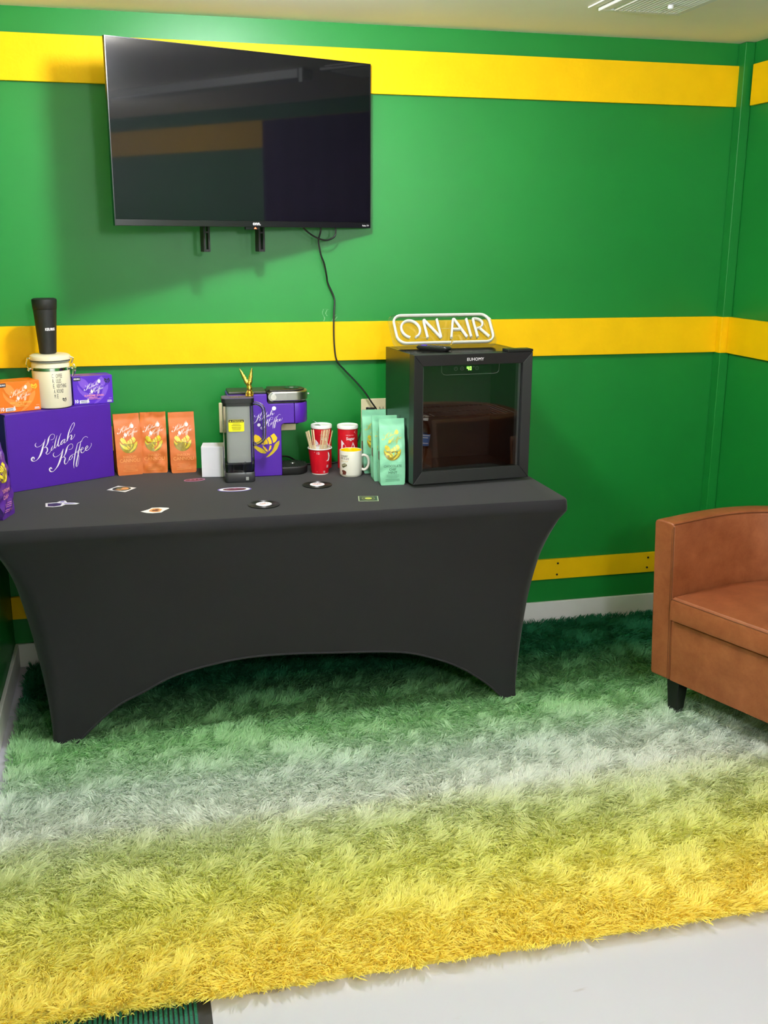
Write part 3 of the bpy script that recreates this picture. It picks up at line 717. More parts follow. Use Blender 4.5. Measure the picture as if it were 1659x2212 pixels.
MB().lathe([(.001, .186), (.013, .186), (.014, .184), (.014, .170), (.001, .170)], 20).build('cap', M_WHITEPL, bo, smooth=True)

# ------------------------------------------------------------------ ON AIR sign on the fridge
sg = thing('neon_sign', 'unlit white tube sign reading ON AIR on top of fridge', 'sign', (1.482, -0.318, TZ+FH+.0015), 0.05)
SW, SL, LA = .372, .126, math.radians(50)
def sp(s, t, off=0.0):       # s 0..1 across, t 0..1 up the board, off = in front of the board
    x = (s-.5)*SW; l = t*SL
    return (x, l*math.cos(LA)-off*math.sin(LA), l*math.sin(LA)+off*math.cos(LA)+.006)
bbp = MB(); P = rrect(SW+.022, SL+.016, .03, 6, 0, SL/2)
fp = lambda x, l, off: (x, l*math.cos(LA)-off*math.sin(LA), l*math.sin(LA)+off*math.cos(LA)+.006)
n = len(P); bbp.add([fp(x, l, 0) for x, l in P]+[fp(x, l, .003) for x, l in P], [tuple(range(n)), tuple(range(2*n-1, n-1, -1))]+[(i, (i+1) % n, (i+1) % n+n, i+n) for i in range(n)])
bbp.build('backboard', clear_mat('clear_acrylic', (0.93, 0.95, 0.93), 0.04, 1.45), sg)
M_TUBE = mat('unlit_silicone_tube', lin(226, 224, 216), 0.35)
def sign_tube(path, name, k=5, closed=False):
    m_ = MB(); pp = spline(path, k, closed) if k > 1 else path
    m_.tube([sp(s, t, .017) for s, t in pp], .0045, 10, up=(0, -math.sin(LA), math.cos(LA)), flat=1.5); o = m_.build(name, M_TUBE, sg, smooth=True)
    w_ = MB(); w_.tube([sp(s, t, .008) for s, t in pp], .003, 6, up=(0, -math.sin(LA), math.cos(LA)), flat=1.6); w_.build('tube_base', clear_mat('clear_silicone', (0.8, 0.8, 0.76), 0.2), o, smooth=True)
    return o
rc = .085; ry = rc*SW/SL
bd_ = [(.55, .03)]
def arc(cx, cy, a0, a1, n=6): return [(cx+rc*math.cos(math.radians(a0+(a1-a0)*i/n)), cy+ry*math.sin(math.radians(a0+(a1-a0)*i/n))) for i in range(n+1)]
bpath = [(.555, .03)] + arc(1-rc-.012, .03+ry, -90, 0) + arc(1-rc-.012, .97-ry, 0, 90) + arc(rc+.012, .97-ry, 90, 180) + arc(rc+.012, .03+ry, 180, 270) + [(.535, .03)]
sign_tube(bpath, 'border_tube', 1)
Oc = [( .165+.092*math.sin(math.radians(a)), .50-.29*math.cos(math.radians(a))) for a in range(20, 345, 12)]
sign_tube(Oc, 'letter_o', 1)
sign_tube([(.315, .20), (.313, .45), (.312, .74), (.318, .80), (.326, .77), (.38, .52), (.438, .24), (.447, .20), (.452, .25), (.450, .50), (.449, .82)], 'letter_n', 2)
sign_tube([(.552, .18), (.585, .50), (.612, .78), (.622, .81), (.632, .78), (.672, .50), (.715, .20)], 'letter_a', 2)
sign_tube([(.585, .47), (.678, .47)], 'letter_a_crossbar', 1)
sign_tube([(.757, .20), (.752, .82)], 'letter_i', 1)
sign_tube([(.823, .19), (.821, .50), (.820, .78), (.830, .82), (.875, .80), (.905, .72), (.905, .62), (.880, .52), (.835, .48)], 'letter_r', 2)
sign_tube([(.868, .48), (.943, .20)], 'letter_r_leg', 1)
M_WIRE = mat('clear_wire', lin(190, 170, 120), 0.3)
for pts in ([sp(.23, .27, .006), sp(.27, .24, .012), sp(.31, .25, .006)], [sp(.45, .56, .006), sp(.58, .56, .006)], [sp(.06, .80, .006), sp(.075, .74, .01), sp(.065, .68, .006), sp(.07, .62, .008)]):
    MB().tube(pts, .0008, 5).build('wire', M_WIRE, sg)

# remote control on the fridge
rm = thing('remote_control', 'black remote control lying on top of fridge', 'remote', (1.414, -.394, TZ+FH+.001), math.radians(-44))
rb = MB(); prof = [(.98, 0.0), (1.0, .006), (1.0, .012), (.93, .017)]
rb.loft([[(x*k, y*k, z) for x, y in rrect(.132, .038, .016, 6)] for k, z in ((.82, .0), (.97, .005), (1.0, .011), (.9, .0155))]); rb.build('body', M_BLACK, rm, smooth=True)
bt = MB(); bt.loft([[(x, y, z) for x, y in rrect(.020, .018, .006, 4, -.038, 0)] for z in (.0155, .0175)]); bt.build('purple_pad', mat('purple_button', lin(92, 60, 200), 0.4), rm)
for i in range(4):
    for s in (-1, 1): MB().lathe([(.0035, .0155), (.003, .0172)], 10, (-.015+i*.014, s*.008)).build('button', mat('grey_button', lin(60, 60, 66), 0.4) if i == 0 and s < 0 else bpy.data.materials['grey_button'], rm)

# ------------------------------------------------------------------ big purple carton with things on it
def carton(name, label, cat, loc, rz, w, d, h, m, bev=0.0015):
    t = thing(name, label, cat, loc, rz); MB().box(0, 0, 0, w, d, h).build('box', m, t, bevel=bev); return t
bb = carton('cardboard_carton', 'large purple carton with white script lettering, on left of table', 'box', (-.026, -.301, TZ+.0005), math.radians(29.9), .386, .118, .263, M_PURPLE)
s_ = MB(); mark_script(s_, .190, .131, 1.0, flat_front(-.0007)); s_.build('script_lettering', M_WPRINT, bb)
lid = MB(); lid.box(-.0012, -.0012, .2555, .3872, .1192, .2640); 
MB().box(.3862, .012, .0, .3874, .118, .262).build('side_flap_edge', mat('pale_card_edge', lin(230, 190, 160), 0.6), bb)
MB().box(.3876, .001, .092, .3884, .020, .180).build('yellow_sticker', mat('yellow_sticker', lin(222, 176, 60), 0.5), bb)
MB().box(-.0016, .002, .02, -.0004, .010, .255).build('side_fold', mat('purple_fold', lin(112, 60, 196), 0.5), bb)
BT_ = TZ+.0005+.263+.0006

def pod_box(loc, rz, w, d, h, m, topm, label, flavour, emb, pale, fl_m):
    t = carton('coffee_pod_box', label, 'box', loc, rz, w, d, h, m, 0.001)
    fn = flat_front(-.0012); fnb = flat_front(-.0007)
    e = MB(); mark_emblem((e, e), w*.50, h*.48, w*.78, fnb); e.build('pale_emblem', pale, t)
    s = MB(); mark_script(s, w*.52, h*.60, w*.50/.224, fn, 1.25)
    s.add([(w*.66+.005*math.cos(a*PI/5), -.0013, h*.80+.007*math.sin(a*PI/5)) for a in range(10)], [tuple(range(10))])
    s.add([(w*.46+.004*math.cos(a*PI/5), -.0013, h*.45+.006*math.sin(a*PI/5)) for a in range(10)], [tuple(range(10))]); s.build('script_lettering', M_FOIL, t)
    x = MB(); mark_text(x, flavour, w*.52, h*.275, w*.50, fn, height=h*.062, bold=.02); mark_grid(x, w*.38, h*.225, w*.60, h*.245, fn, 1, 1); mark_grid(x, w*.34, h*.175, w*.68, h*.19, fn, 1, 1); x.build('flavour_lettering', fl_m, t)
    k = MB(); mark_grid(k, .003, h*.85, w*.195, h*.975, fn, 1, 1); kb = k.build('badge', M_BPRINT, t)
    k = MB(); mark_text(k, 'KEURIG', w*.105, h*.885, w*.15, flat_front(-.0016), height=h*.06, bold=.03); k.build('badge_lettering', M_WPRINT, kb)
    k = MB(); mark_text(k, '10', w*.075, h*.06, w*.085, fn, height=h*.13, bold=.04); mark_grid(k, w*.145, h*.045, w*.36, h*.16, fn, 1, 1)
    mark_poly(k, [(w*.33, h*.06), (w*.39, h*.06), (w*.37, h*.20), (w*.345, h*.20)], fn)
    k.build('count_lettering', M_WPRINT, t); k = MB()
    mark_text(k, 'NET WT', w*.925, h*.17, w*.07, fn); lines_block(k, w*.90, h*.09, w*.14, 2, fn, .004, .0022, 3); k.build('weight_lettering', M_WPRINT, t)
    k = MB(); lines_block(k, w*.25, h*.125, w*.17, 3, flat_front(-.0015), .0035, .0015, 5); k.build('count_print', mat('slate_print', lin(60, 90, 90), 0.5) if 'slate_print' not in bpy.data.materials else bpy.data.materials['slate_print'], t)
    k = MB(); fnt = lambda u, v: (u, v, h+.0005)
    rdd = random.Random(int(w*1e4))
    for i in range(7):
        y0 = .006+i*d/8; x0 = rdd.uniform(.0, .3)*w; mark_poly(k, [(x0, y0), (x0+.4*w, y0+.003), (x0+.65*w, y0), (x0+.4*w, y0+.007), (x0+.1*w, y0+.006)], fnt)
    k.build('top_print', topm, t)
    # emblem, top right
    a, b_ = MB(), MB(); mark_emblem((a, b_), w*.865, h*.80, w*.155, fn); a.build('emblem', emb, t); b_.build('emblem_crescents', emb, t)  # second builder holds the emblem's two crescent slices, printed in the same colour
    return t
pod_box((-.045, -.268, BT_), math.radians(26.3), .142, .088, .101, M_ORANGEC, mat('orange_top', lin(238, 176, 70), 0.4), 'orange coffee pod box on left end of purple carton', 'SHAOLIN CANNOLI',
        M_GOLDP, mat('pale_orange', lin(238, 146, 66), 0.45), mat('flavour_gold', lin(244, 190, 90), 0.4))
pod_box((.187, -.135, BT_), math.radians(15.5), .138, .078, .099, mat('violet_card', lin(84, 28, 190), 0.45, noise=(20, .03)), mat('pink_top', lin(200, 150, 176), 0.4), 'small purple coffee pod box on right end of purple carton', 'SUPREME DARK',
        M_BPRINT, mat('pale_violet', lin(124, 78, 208), 0.45), mat('flavour_pink', lin(244, 150, 170), 0.4))

# ceramic canister with clamp lid
jar = thing('storage_canister', 'cream ceramic canister with steel clamp and black lettering, on purple carton', 'canister', (.1195, -.150, BT_), 0)
M_CER = mat('cream_ceramic', lin(232, 222, 196), 0.25, spec=0.5)
MB().lathe([(.055, 0), (.0615, .004), (.063, .012), (.063, .150), (.060, .156)], 48).build('body', M_CER, jar, smooth=True)
MB().lathe([(.060, .1565), (.066, .1575), (.066, .161), (.060, .162)], 48).build('gasket', mat('grey_gasket', lin(120, 124, 118), 0.5), jar, smooth=True)
MB().lathe([(.060, .1622), (.068, .164), (.0685, .172), (.066, .178), (.058, .182), (.04, .1835), (.001, .184)], 48).build('lid', M_CER, jar, smooth=True)
MB().lathe([(.0632, .128), (.0642, .129), (.0642, .138), (.0632, .139)], 48, cap=False).build('steel_band', M_CHROME, jar, smooth=True)
for sx_ in (-1, 1):
    cl = MB()
    a = math.radians(-12 if sx_ > 0 else 192)
    def q(r, z, t=0): return (r*math.cos(a)-t*math.sin(a), r*math.sin(a)+t*math.cos(a), z)
    if sx_ < 0:
        cl.tube([q(.064, .134), q(.071, .134), q(.074, .128)], .004, 8)
        cl.tube([q(.071, .130, -.008), q(.080, .150, -.009), q(.074, .170, -.008), q(.060, .171, -.006)], .0014, 6)
        cl.tube([q(.071, .130, .008), q(.080, .150, .009), q(.074, .170, .008), q(.060, .171, .006)], .0014, 6)
        cl.tube([q(.074, .128, -.009), q(.074, .128, .009)], .0016, 6)
    else:
        cl.tube([q(.064, .134), q(.072, .136), q(.076, .132)], .004, 8)
        cl.tube([q(.072, .150, -.008), q(.078, .168, -.007), q(.066, .174, -.005)], .0014, 6)
        cl.tube([q(.072, .150, .008), q(.078, .168, .007), q(.066, .174, .005)], .0014, 6)
        cl.tube([q(.078, .148), q(.082, .136), q(.079, .120), q(.073, .106)], [.004, .006, .005, .002], 8)
    cl.build('clamp', M_CHROME, jar, smooth=True)
jr = MB(); jf = lambda u, v: (.0634*math.sin(u/.0634), -.0634*math.cos(u/.0634), v)
for i, (a, b_, w_) in enumerate((('C.', 'OFFEE', .022), ('R.', 'ULES', .017), ('E.', 'VERYTHING', .037), ('A.', 'ROUND', .024), ('M.', 'E', .004))):
    z = .106-i*.0172
    mark_text(jr, a, .009+.001*i, z, .006, jf, height=.0135); mark_text(jr, b_, .019+w_/2, z, w_, jf, height=.0135)
jr.build('lettering', M_BPRINT, jar)
e = MB(); mark_emblem((e, e), .045, .030, .017, jf); e.build('emblem', M_BPRINT, jar)

tm = thing('travel_tumbler', 'tall matt black travel tumbler standing on the cream canister', 'tumbler', (.115, -.155, BT_+.1846))
MB().lathe([(.025, 0), (.0285, .003), (.0295, .02), (.037, .13), (.0385, .148)], 40).build('body', M_BLACKM, tm, smooth=True)
MB().lathe([(.0385, .1485), (.0395, .150), (.0412, .176), (.0405, .181), (.034, .184), (.001, .184)], 40).build('lid', M_BLACKM, tm, smooth=True)
sl = MB(); jf2 = lambda u, v: (.0405*math.sin(u/.0405), -.0408*math.cos(u/.0405), v); mark_grid(sl, .002, .166, .016, .176, jf2, 4, 1); sl.build('sip_hole', mat('deep_black', (0.002, 0.002, 0.002), 0.3), tm)
k = MB(); jf3 = lambda u, v: ((.0300+(v-.02)*.068)*math.sin(u/.034), -(.0300+(v-.02)*.068)*math.cos(u/.034), v); mark_text(k, 'KEURIG', .016, .078, .034, jf3, height=.0095, bold=.04); k.build('lettering', M_WPRINT, tm)

# ------------------------------------------------------------------ coffee bags
def bag_shape(w, h, d, seed, lean=0.0, crumple=1.0, top=0.10):
    rg = random.Random(seed); W = [(rg.uniform(-150, 150), rg.uniform(30, 170), rg.uniform(0, 6), rg.uniform(.3, 1)) for _ in range(8)]
    def dep(t):
        if t > 1-top: return .006
        k = t/(1-top); return .006+(d-.006)*max(0, 1-k**1.9)**.75
    def wid(t): return w*(.965+.035*min(1, t*6))
    def nz(x, z):
        return sum(a*math.sin(x*kx+z*kz+ph) for kx, kz, ph, a in W)/3*.0014*crumple
    def front(x, z):
        t = max(0, min(1, z/h)); e = 1-min(1, abs(x)/(w/2))**6
        return -dep(t)/2 + lean*t - .0015*math.sin(PI*t)*e + nz(x, z)*min(1, 8*t+.2)
    return dep, wid, front, nz
def coffee_bag(loc, rz, w, h, d, m, seed, label, group, lean=0.0, crumple=1.0, name='coffee_bag'):
    t = thing(name, label, 'coffee bag', loc, rz, group)
    dep, wid, front, nz = bag_shape(w, h, d, seed, lean, crumple)
    mb = MB(); rings = []; NX, NZ = 22, 44
    for j in range(NZ+1):
        z = h*j/NZ; tt = j/NZ; ww = wid(tt)*(.93 if j == 0 else 1); dd = dep(tt)
        ring = []
        for i in range(NX+1):
            x = -ww/2+ww*i/NX; ring.append((x, front(x, z), z))
        bk = lambda x: dd/2+lean*tt+nz(x+.3, z)
        yr0, yr1 = front(ww/2, z), bk(ww/2)
        for k in (1, 2, 3): q_ = k/4; ring.append((ww/2-.22*dd*math.sin(PI*q_)*min(1, tt*3), yr0+(yr1-yr0)*q_, z))
        for i in range(NX+1):
            x = ww/2-ww*i/NX; ring.append((x, bk(x), z))
        yl0, yl1 = bk(-ww/2), front(-ww/2, z)
        for k in (1, 2, 3): q_ = k/4; ring.append((-ww/2+.22*dd*math.sin(PI*q_)*min(1, tt*3), yl0+(yl1-yl0)*q_, z))
        rings.append(ring)
    mb.loft(rings); mb.build('pouch', m, t, smooth=True)
    fn = lambda u, v: (u, front(u, v)-.0011, v)
    return t, fn
def bag_marks(t, fn, w, h, flavour, script_m, text_m, off=0):
    s = MB(); mark_script(s, off, h*.735, w*.79/.224, fn, 1.25)
    for u, v, r in ((w*.19+off, h*.80, .0058), (-w*.10+off, h*.665, .005)):
        s.add([fn(u+r*math.cos(a*PI/6), v+1.3*r*math.sin(a*PI/6)) for a in range(12)], [tuple(range(12))])
    s.build('script_lettering', script_m, t)
    a, b_ = MB(), MB(); mark_emblem((a, b_), off, h*.50, w*.68, fn); a.build('emblem', M_GOLDP, t)
    # dark bowl behind the emblem
    c_ = MB(); p = [(off+w*.34*math.cos(math.radians(q)), h*.515+w*.36*math.sin(math.radians(q))) for q in range(180, 361, 12)]
    fnb = lambda u, v: (u, fn(u, v)[1]+.0004, v); vs = [fnb(off, h*.515)]+[fnb(*x) for x in p]; c_.add(vs, [(0, i, i+1) for i in range(1, len(p))]); c_.build('emblem_bowl', M_GOLDD, t)
    b_.build('emblem_claws', M_GOLDP, t)
    x = MB()
    for s_, v, ww, hh in flavour: mark_text(x, s_, off, h*v, w*ww, fn, height=hh)
    lines_block(x, off, h*.155, w*.5, 3, fn, .005, .0008, 2); lines_block(x, off, h*.085, w*.6, 2, fn, .005, .0011, 6)
    x.build('flavour_lettering', text_m, t)
FL_O = (('SHAOLIN', .285, .50, .0085), ('CANNOLI', .215, .78, .0125))
M_OTXT = mat('pale_orange_print', lin(246, 172, 100), 0.45)
M_MTXT = mat('dark_green_print', lin(52, 98, 72), 0.5)
for i, (cx, cy, rz, crum, lab) in enumerate((
        (.3605, -.080, 10, .8, 'orange coffee bag standing against right end of purple carton'),
        (.4530, -.064, -2, 2.2, 'crumpled orange coffee bag in middle of the three orange bags'),
        (.5540, -.083, 2, 1.1, 'orange coffee bag nearest to the small white box'))):
    t, fn = coffee_bag((cx, cy, TZ+.0005), math.radians(rz), .0925, .218, .056, M_ORANGE, 31+i, lab, 'orange coffee bags', 0.010, crum)
    bag_marks(t, fn, .0925, .218, FL_O, M_FOIL, M_OTXT)
FL_M = (('CHOCOLATE', .275, .70, .0085), ('CHIP', .225, .27, .0085), ('MINT', .175, .34, .0085))
for i, (cx, cy, rz, crum, lab) in enumerate((
        (1.2525, -.441, -3, .9, 'mint green coffee bag in front, beside fridge door'),
        (1.2440, -.374, -2, .9, 'mint green coffee bag in middle of the row of three'),
        (1.2370, -.240, -1, 1.2, 'mint green coffee bag at the back, nearest the outlet'))):
    t, fn = coffee_bag((cx, cy, TZ+.0005), math.radians(rz), .089, .229, .054, M_MINT, 51+i, lab, 'mint green coffee bags', 0.006, crum)
    bag_marks(t, fn, .089, .229, FL_M, M_GOLDP, M_MTXT)
    p_ = MB(); p_.add([(-.0447, -.012, .085), (-.0447, .008, .088), (-.0447, .008, .115), (-.0447, -.012, .118)], [(0, 1, 2, 3)]); p_.build('side_picture', mat('brown_picture', lin(104, 70, 48), 0.5) if i == 0 else bpy.data.materials['brown_picture'], t)
t, fn = coffee_bag((-.040, -.612, TZ+.0005), math.radians(74), .098, .275, .078, mat('purple_foil', lin(82, 34, 138), 0.18, spec=0.8, bump=(26, 1.0)), 77, 'glossy purple coffee bag cut off by left edge of picture', None, 0.004, 2.6)
bag_marks(t, fn, .098, .275, (('SUPREME', .285, .50, .010), ('DARK', .215, .5, .012)), mat('pale_violet_print', lin(176, 140, 214), 0.3), mat('pink_print', lin(230, 150, 160), 0.4))

# ------------------------------------------------------------------ small white carton
wb = carton('small_carton', 'small plain white cardboard box between orange bags and water tank', 'box', (.6130, -.2010, TZ+.0005), math.radians(-9), .078, .080, .111, mat('white_card', lin(232, 228, 240), 0.55, noise=(15, .02)))
MB().box(-.0006, .026, .004, .0, .030, .107).build('side_seam', mat('grey_card_seam', lin(120, 104, 96), 0.7), wb)

# ------------------------------------------------------------------ coffee machine water tank
tk = thing('water_tank', 'clear water tank with black base and purple lid in front of coffee maker', 'water tank', (.740, -.279, TZ+.0005), math.radians(-3))
TWd, TDp = .106, .074
MB().loft([[(x, y, z) for x, y in rrect(TWd*k, TDp*k, .014, 5)] for k, z in ((.95, 0), (1.0, .004), (1.0, .033), (.97, .036))]).build('base', mat('gunmetal_base', lin(58, 58, 62), 0.25, spec=.6), tk, smooth=True)
def milky(name, tint, body, k):
    m = clear_mat(name, tint, .08, 1.45); nt = m.node_tree; o = [n for n in nt.nodes if n.type == 'OUTPUT_MATERIAL'][0]; src = o.inputs['Surface'].links[0].from_socket
    d = nt.nodes.new('ShaderNodeBsdfDiffuse'); d.inputs[0].default_value = tuple(body)+(1,); mx = nt.nodes.new('ShaderNodeMixShader'); mx.inputs[0].default_value = k
    nt.links.new(src, mx.inputs[1]); nt.links.new(d.outputs[0], mx.inputs[2]); nt.links.new(mx.outputs[0], o.inputs['Surface']); return m
M_TANK = clear_mat('tank_plastic', (0.94, 0.95, 0.96), 0.06, 1.4)
tb = MB(); tb.loft([[(x, y, z) for x, y in rrect(TWd*k, TDp*k, .014, 5)] for k, z in ((.97, .0365), (1.0, .05), (1.0, .278))], cap=False); tb.build('clear_body', M_TANK, tk, smooth=True)
ti = MB(); ti.loft([[(x, y, z) for x, y in rrect(TWd-.024, TDp-.016, .010, 5)] for z in (.07, .277)], cap=False); ti.build('inner_liner', milky('frosted_liner', (0.96, 0.96, 0.96), (.88, .88, .88), .60), tk, smooth=True)
MB().loft([[(x, y, z) for x, y in rrect(TWd-.008, TDp-.008, .012, 5)] for z in (.0368, .064)]).build('water', clear_mat('water', (0.42, 0.47, 0.50), 0.02, 1.33), tk, smooth=True)
MB().lathe([(.018, .037), (.018, .055), (.013, .060), (.001, .061)], 20, (-.004, 0)).build('valve', M_BLACK, tk, smooth=True)
MB().box(.016, -.0376, .030, .022, -.0368, .075).build('clear_clip', clear_mat('clip_plastic', (.8, .8, .82), .1), tk)
MB().loft([[(x, y, z) for x, y in rrect(TWd*k+.006, TDp*k+.008, .014, 5)] for k, z in ((.93, .270), (.93, .281), (1.0, .2815), (1.0, .296))]).build('lid', M_BLACK, tk, smooth=True)
MB().loft([[(x, y, z) for x, y in rrect(TWd+.002, TDp+.004, .013, 5)] for z in (.2962, .2975)]).build('lid_top', mat('dull_purple', lin(78, 68, 112), 0.4), tk)
k = MB(); mark_text(k, 'KILLAH', -.008, -.02, .044, lambda u, v: (u, v, .2979), height=.022, bold=.03, slant=.35); k.build('gold_lettering', M_GOLD, tk)
hd = MB(); hd.tube(spline([(.050, 0, .272), (.066, -.002, .273), (.083, -.004, .264), (.091, -.005, .240), (.091, -.005, .165), (.086, -.005, .145), (.070, -.003, .131), (.050, 0, .129)], 5), .0065, 10, up=(0, 1, 0), flat=1.7)
hd.build('handle', clear_mat('handle_plastic', (0.86, 0.85, 0.92), 0.04, 1.55), tk, smooth=True)
wl = MB(); wf = lambda y: (lambda u, v: (u, y, v))
wl.prism([(x-.008, z+.203) for x, z in rrect(.054, .042, .004, 3)], -.0384, -.0378); wo = wl.build('warning_label', mat('yellow_label', lin(248, 232, 0), 0.45), tk)
k = MB(); mark_poly(k, [(-.034, .2145), (.018, .2145), (.018, .222), (.016, .2235), (-.032, .2235), (-.034, .222)], wf(-.0387)); lines_block(k, -.008, .208, .034, 2, wf(-.0387), .005, .0014, 1); lines_block(k, -.008, .197, .038, 3, wf(-.0387), .0045, .0014, 9); k.build('label_print', M_BPRINT, wo)
k = MB(); mark_text(k, 'ATTENTION', -.008, .2165, .030, wf(-.0390), height=.0045, bold=.02)
for u in (-.028, .012): mark_poly(k, [(u-.003, .2165), (u+.003, .2165), (u, .2215)], wf(-.0390))
k.build('label_heading', bpy.data.materials['yellow_label'], wo)
sl_ = MB(); sl_.box(.020, -.0380, .008, .030, -.0374, .020); sl_.build('clear_sticker', mat('silver_sticker', lin(150, 150, 152), 0.3), tk)

# gold winged figure on the tank lid
gf = thing('winged_figurine', 'small gold figurine with two raised wings on the tank lid', 'figurine', (.783, -.277, TZ+.0005+.2985), math.radians(-5))
gb = MB(); gb.lathe([(.014, 0), (.014, .004), (.009, .006), (.010, .012), (.007, .018), (.010, .024), (.009, .032), (.006, .038), (.008, .043), (.006, .049), (.001, .052)], 18)
gb.tube([(-.006, -.004, .020), (-.012, -.010, .012), (-.012, -.012, .002)], .002, 6); gb.tube([(.006, -.004, .020), (.012, -.010, .012), (.012, -.012, .002)], .002, 6)
gb.build('body', M_GOLD, gf, smooth=True)
for tip in ((-.033, .004, .098), (.011, .004, .099)):
    w_ = MB(); a = Vector((0, .003, .030)); b_ = Vector(tip); rings = []
    for i in range(15):
        t_ = i/14; c_ = a.lerp(b_, t_); wv = .0082*math.sin(PI*min(1, .14+t_*.86))**.7*(1-.35*t_)*(1+.10*math.sin(t_*26))
        ax = (b_-a).normalized(); sd = Vector((ax.z, 0, -ax.x))*(wv); th = Vector((0, 1, 0))*(.0026*(1-.6*t_))
        rings.append([c_+sd*math.cos(q_*PI/5)+th*math.sin(q_*PI/5) for q_ in range(10)])
    w_.loft(rings); w_.build('wing', M_GOLD, gf, smooth=True)

# ------------------------------------------------------------------ single-cup coffee maker, seen from its side
cm = thing('coffee_maker', 'purple coffee maker with silver handle and white script, behind the water tank', 'coffee maker', (.700, -.232, TZ+.0005), math.radians(-1.0))
CD = .126
def prism_y(poly, y0, y1, name, m, par, bevel=0.002): mb = MB(); mb.prism(poly, y0, y1); return mb.build(name, m, par, bevel=bevel)
colm = [(.010, 0), (.198, 0), (.198, .178), (.2005, .186), (.208, .190), (.246, .190), (.246, .262), (.156, .262), (.151, .266), (.149, .272), (.149, .297), (.010, .297)]
prism_y(colm, 0, CD, 'housing', M_PURPLEB, cm, 0.003)
hd = MB(); ring = []
for z in (.190, .196, .258, .262):
    r_in = .002 if z in (.190, .262) else 0
    pts = [(.2475, r_in)] + [(.252+(.048-r_in)*math.sin(math.radians(a)), CD/2-(CD/2-r_in)*math.cos(math.radians(a))) for a in range(0, 181, 12)] + [(.2475, CD-r_in)]
    ring.append([(x, y, z) for x, y in pts])
hd.loft(ring); hd.build('brew_head', M_PURPLEB, cm, smooth=True)
rb2 = MB(); ring = []
for z in (.263, .268): ring.append([(x, y, z) for x, y in [(.152, .003)]+[(.250+.045*math.sin(math.radians(a)), CD/2-(CD/2-.004)*math.cos(math.radians(a))) for a in range(0, 181, 12)]+[(.152, CD-.003)]])
rb2.loft(ring); rb2.build('black_collar', M_BLACK, cm)
ha = MB(); ring = []
for z in (.270, .273, .300, .304):
    e_ = .003 if z in (.270, .304) else 0
    ring.append([(x, y, z) for x, y in [(.166, e_-.003)]+[(.253+(.049-e_)*math.sin(math.radians(a)), CD/2-(CD/2+.003-e_)*math.cos(math.radians(a))) for a in range(0, 181, 12)]+[(.166, CD+.003-e_)]])
ha.loft(ring)
ha.prism([(.170+.0175*math.cos(math.radians(a)), .287+.0168*math.sin(math.radians(a))) for a in range(90, 271, 15)], -.003, CD+.003)
ha.build('silver_handle', M_STEEL, cm, smooth=True, bevel=0.001)
bn = MB(); bn.prism([(.172+.0115*math.cos(a*PI/12), .286+.0115*math.sin(a*PI/12)) for a in range(24)], -.0052, -.003); bn.build('pivot_cap', mat('polished_silver', (.75, .73, .7), .18, metal=1), cm, bevel=.0008)
MB().box(.152, .004, .264, .168, CD-.004, .300).build('hinge_block', M_BLACK, cm, bevel=.002)
tp = MB(); tp.loft([[(x, y, z) for x, y in [(.160, .008)]+[(.246+.044*math.sin(math.radians(a)), CD/2-(CD/2-.010)*math.cos(math.radians(a))) for a in range(0, 181, 12)]+[(.160, CD-.008)]] for z in (.303, .309)]); tp.build('top_panel', M_BLACK, cm, bevel=.002)
MB().lathe([(.028, .3092), (.028, .3102), (.001, .3102)], 28, (.245, CD/2)).build('brew_button', mat('gloss_black', lin(12, 12, 13), .15), cm, smooth=True)
MB().lathe([(.008, .3103), (.008, .3109), (.001, .3109)], 16, (.245, CD/2)).build('button_mark', mat('grey_mark', lin(150, 150, 150), .3), cm)
MB().box(.014, .006, .2975, .147, CD-.004, .306).build('reservoir_cover', mat('dark_lid', lin(34, 40, 34), .3), cm, bevel=.002)
MB().add([(.153, .04, .304), (.153, .09, .304), (.166, .09, .312), (.166, .04, .312), (.153, .04, .302), (.153, .09, .302), (.166, .09, .306), (.166, .04, .306)], [(0, 1, 2, 3), (7, 6, 5, 4), (0, 4, 5, 1), (1, 5, 6, 2), (2, 6, 7, 3), (3, 7, 4, 0)]).build('hinge_tab', M_BLACK, cm)
MB().box(.300, CD/2-.006, .284, .309, CD/2+.006, .290).build('lift_tab', M_STEEL, cm, bevel=.001)
MB().box(.210, .02, .184, .262, CD-.02, .1895).build('spout_plate', M_BLACK, cm, bevel=.002)
dt = MB(); dt.loft([[(x, y, z) for x, y in [(.199, e_)]+[(.250+(.048-e_)*math.sin(math.radians(a)), CD/2-(CD/2-e_)*math.cos(math.radians(a))) for a in range(0, 181, 12)]+[(.199, CD-e_)]] for z, e_ in ((0.0, .003), (.004, 0), (.026, 0), (.029, .003))]); dt.build('drip_tray', M_BLACKM, cm, smooth=True)
gr_ = MB()
for k in range(15):
    x = .204+k*.0062; yy = CD/2-.008 if x < .25 else (CD/2-.008)*math.sqrt(max(0, 1-((x-.25)/.046)**2))
    if yy > .004: gr_.box(x, CD/2-yy, .0292, x+.003, CD/2+yy, .0318)
gr_.build('drip_grid', M_BLACK, cm)
MB().lathe([(.009, .0319), (.008, .0335), (.001, .0335)], 16, (.244, CD/2)).build('grid_boss', M_STEEL, cm, smooth=True)
s_ = MB(); mark_script(s_, .148, .2115, .48, flat_front(-.0008), 1.15)
for u, v, r in ((.173, .246, .0075), (.118, .188, .006)): s_.add([(u+r*math.cos(a*PI/6), -.0009, v+r*math.sin(a*PI/6)) for a in range(12)], [tuple(range(12))])
s_.build('script_lettering', M_WPRINT, cm)
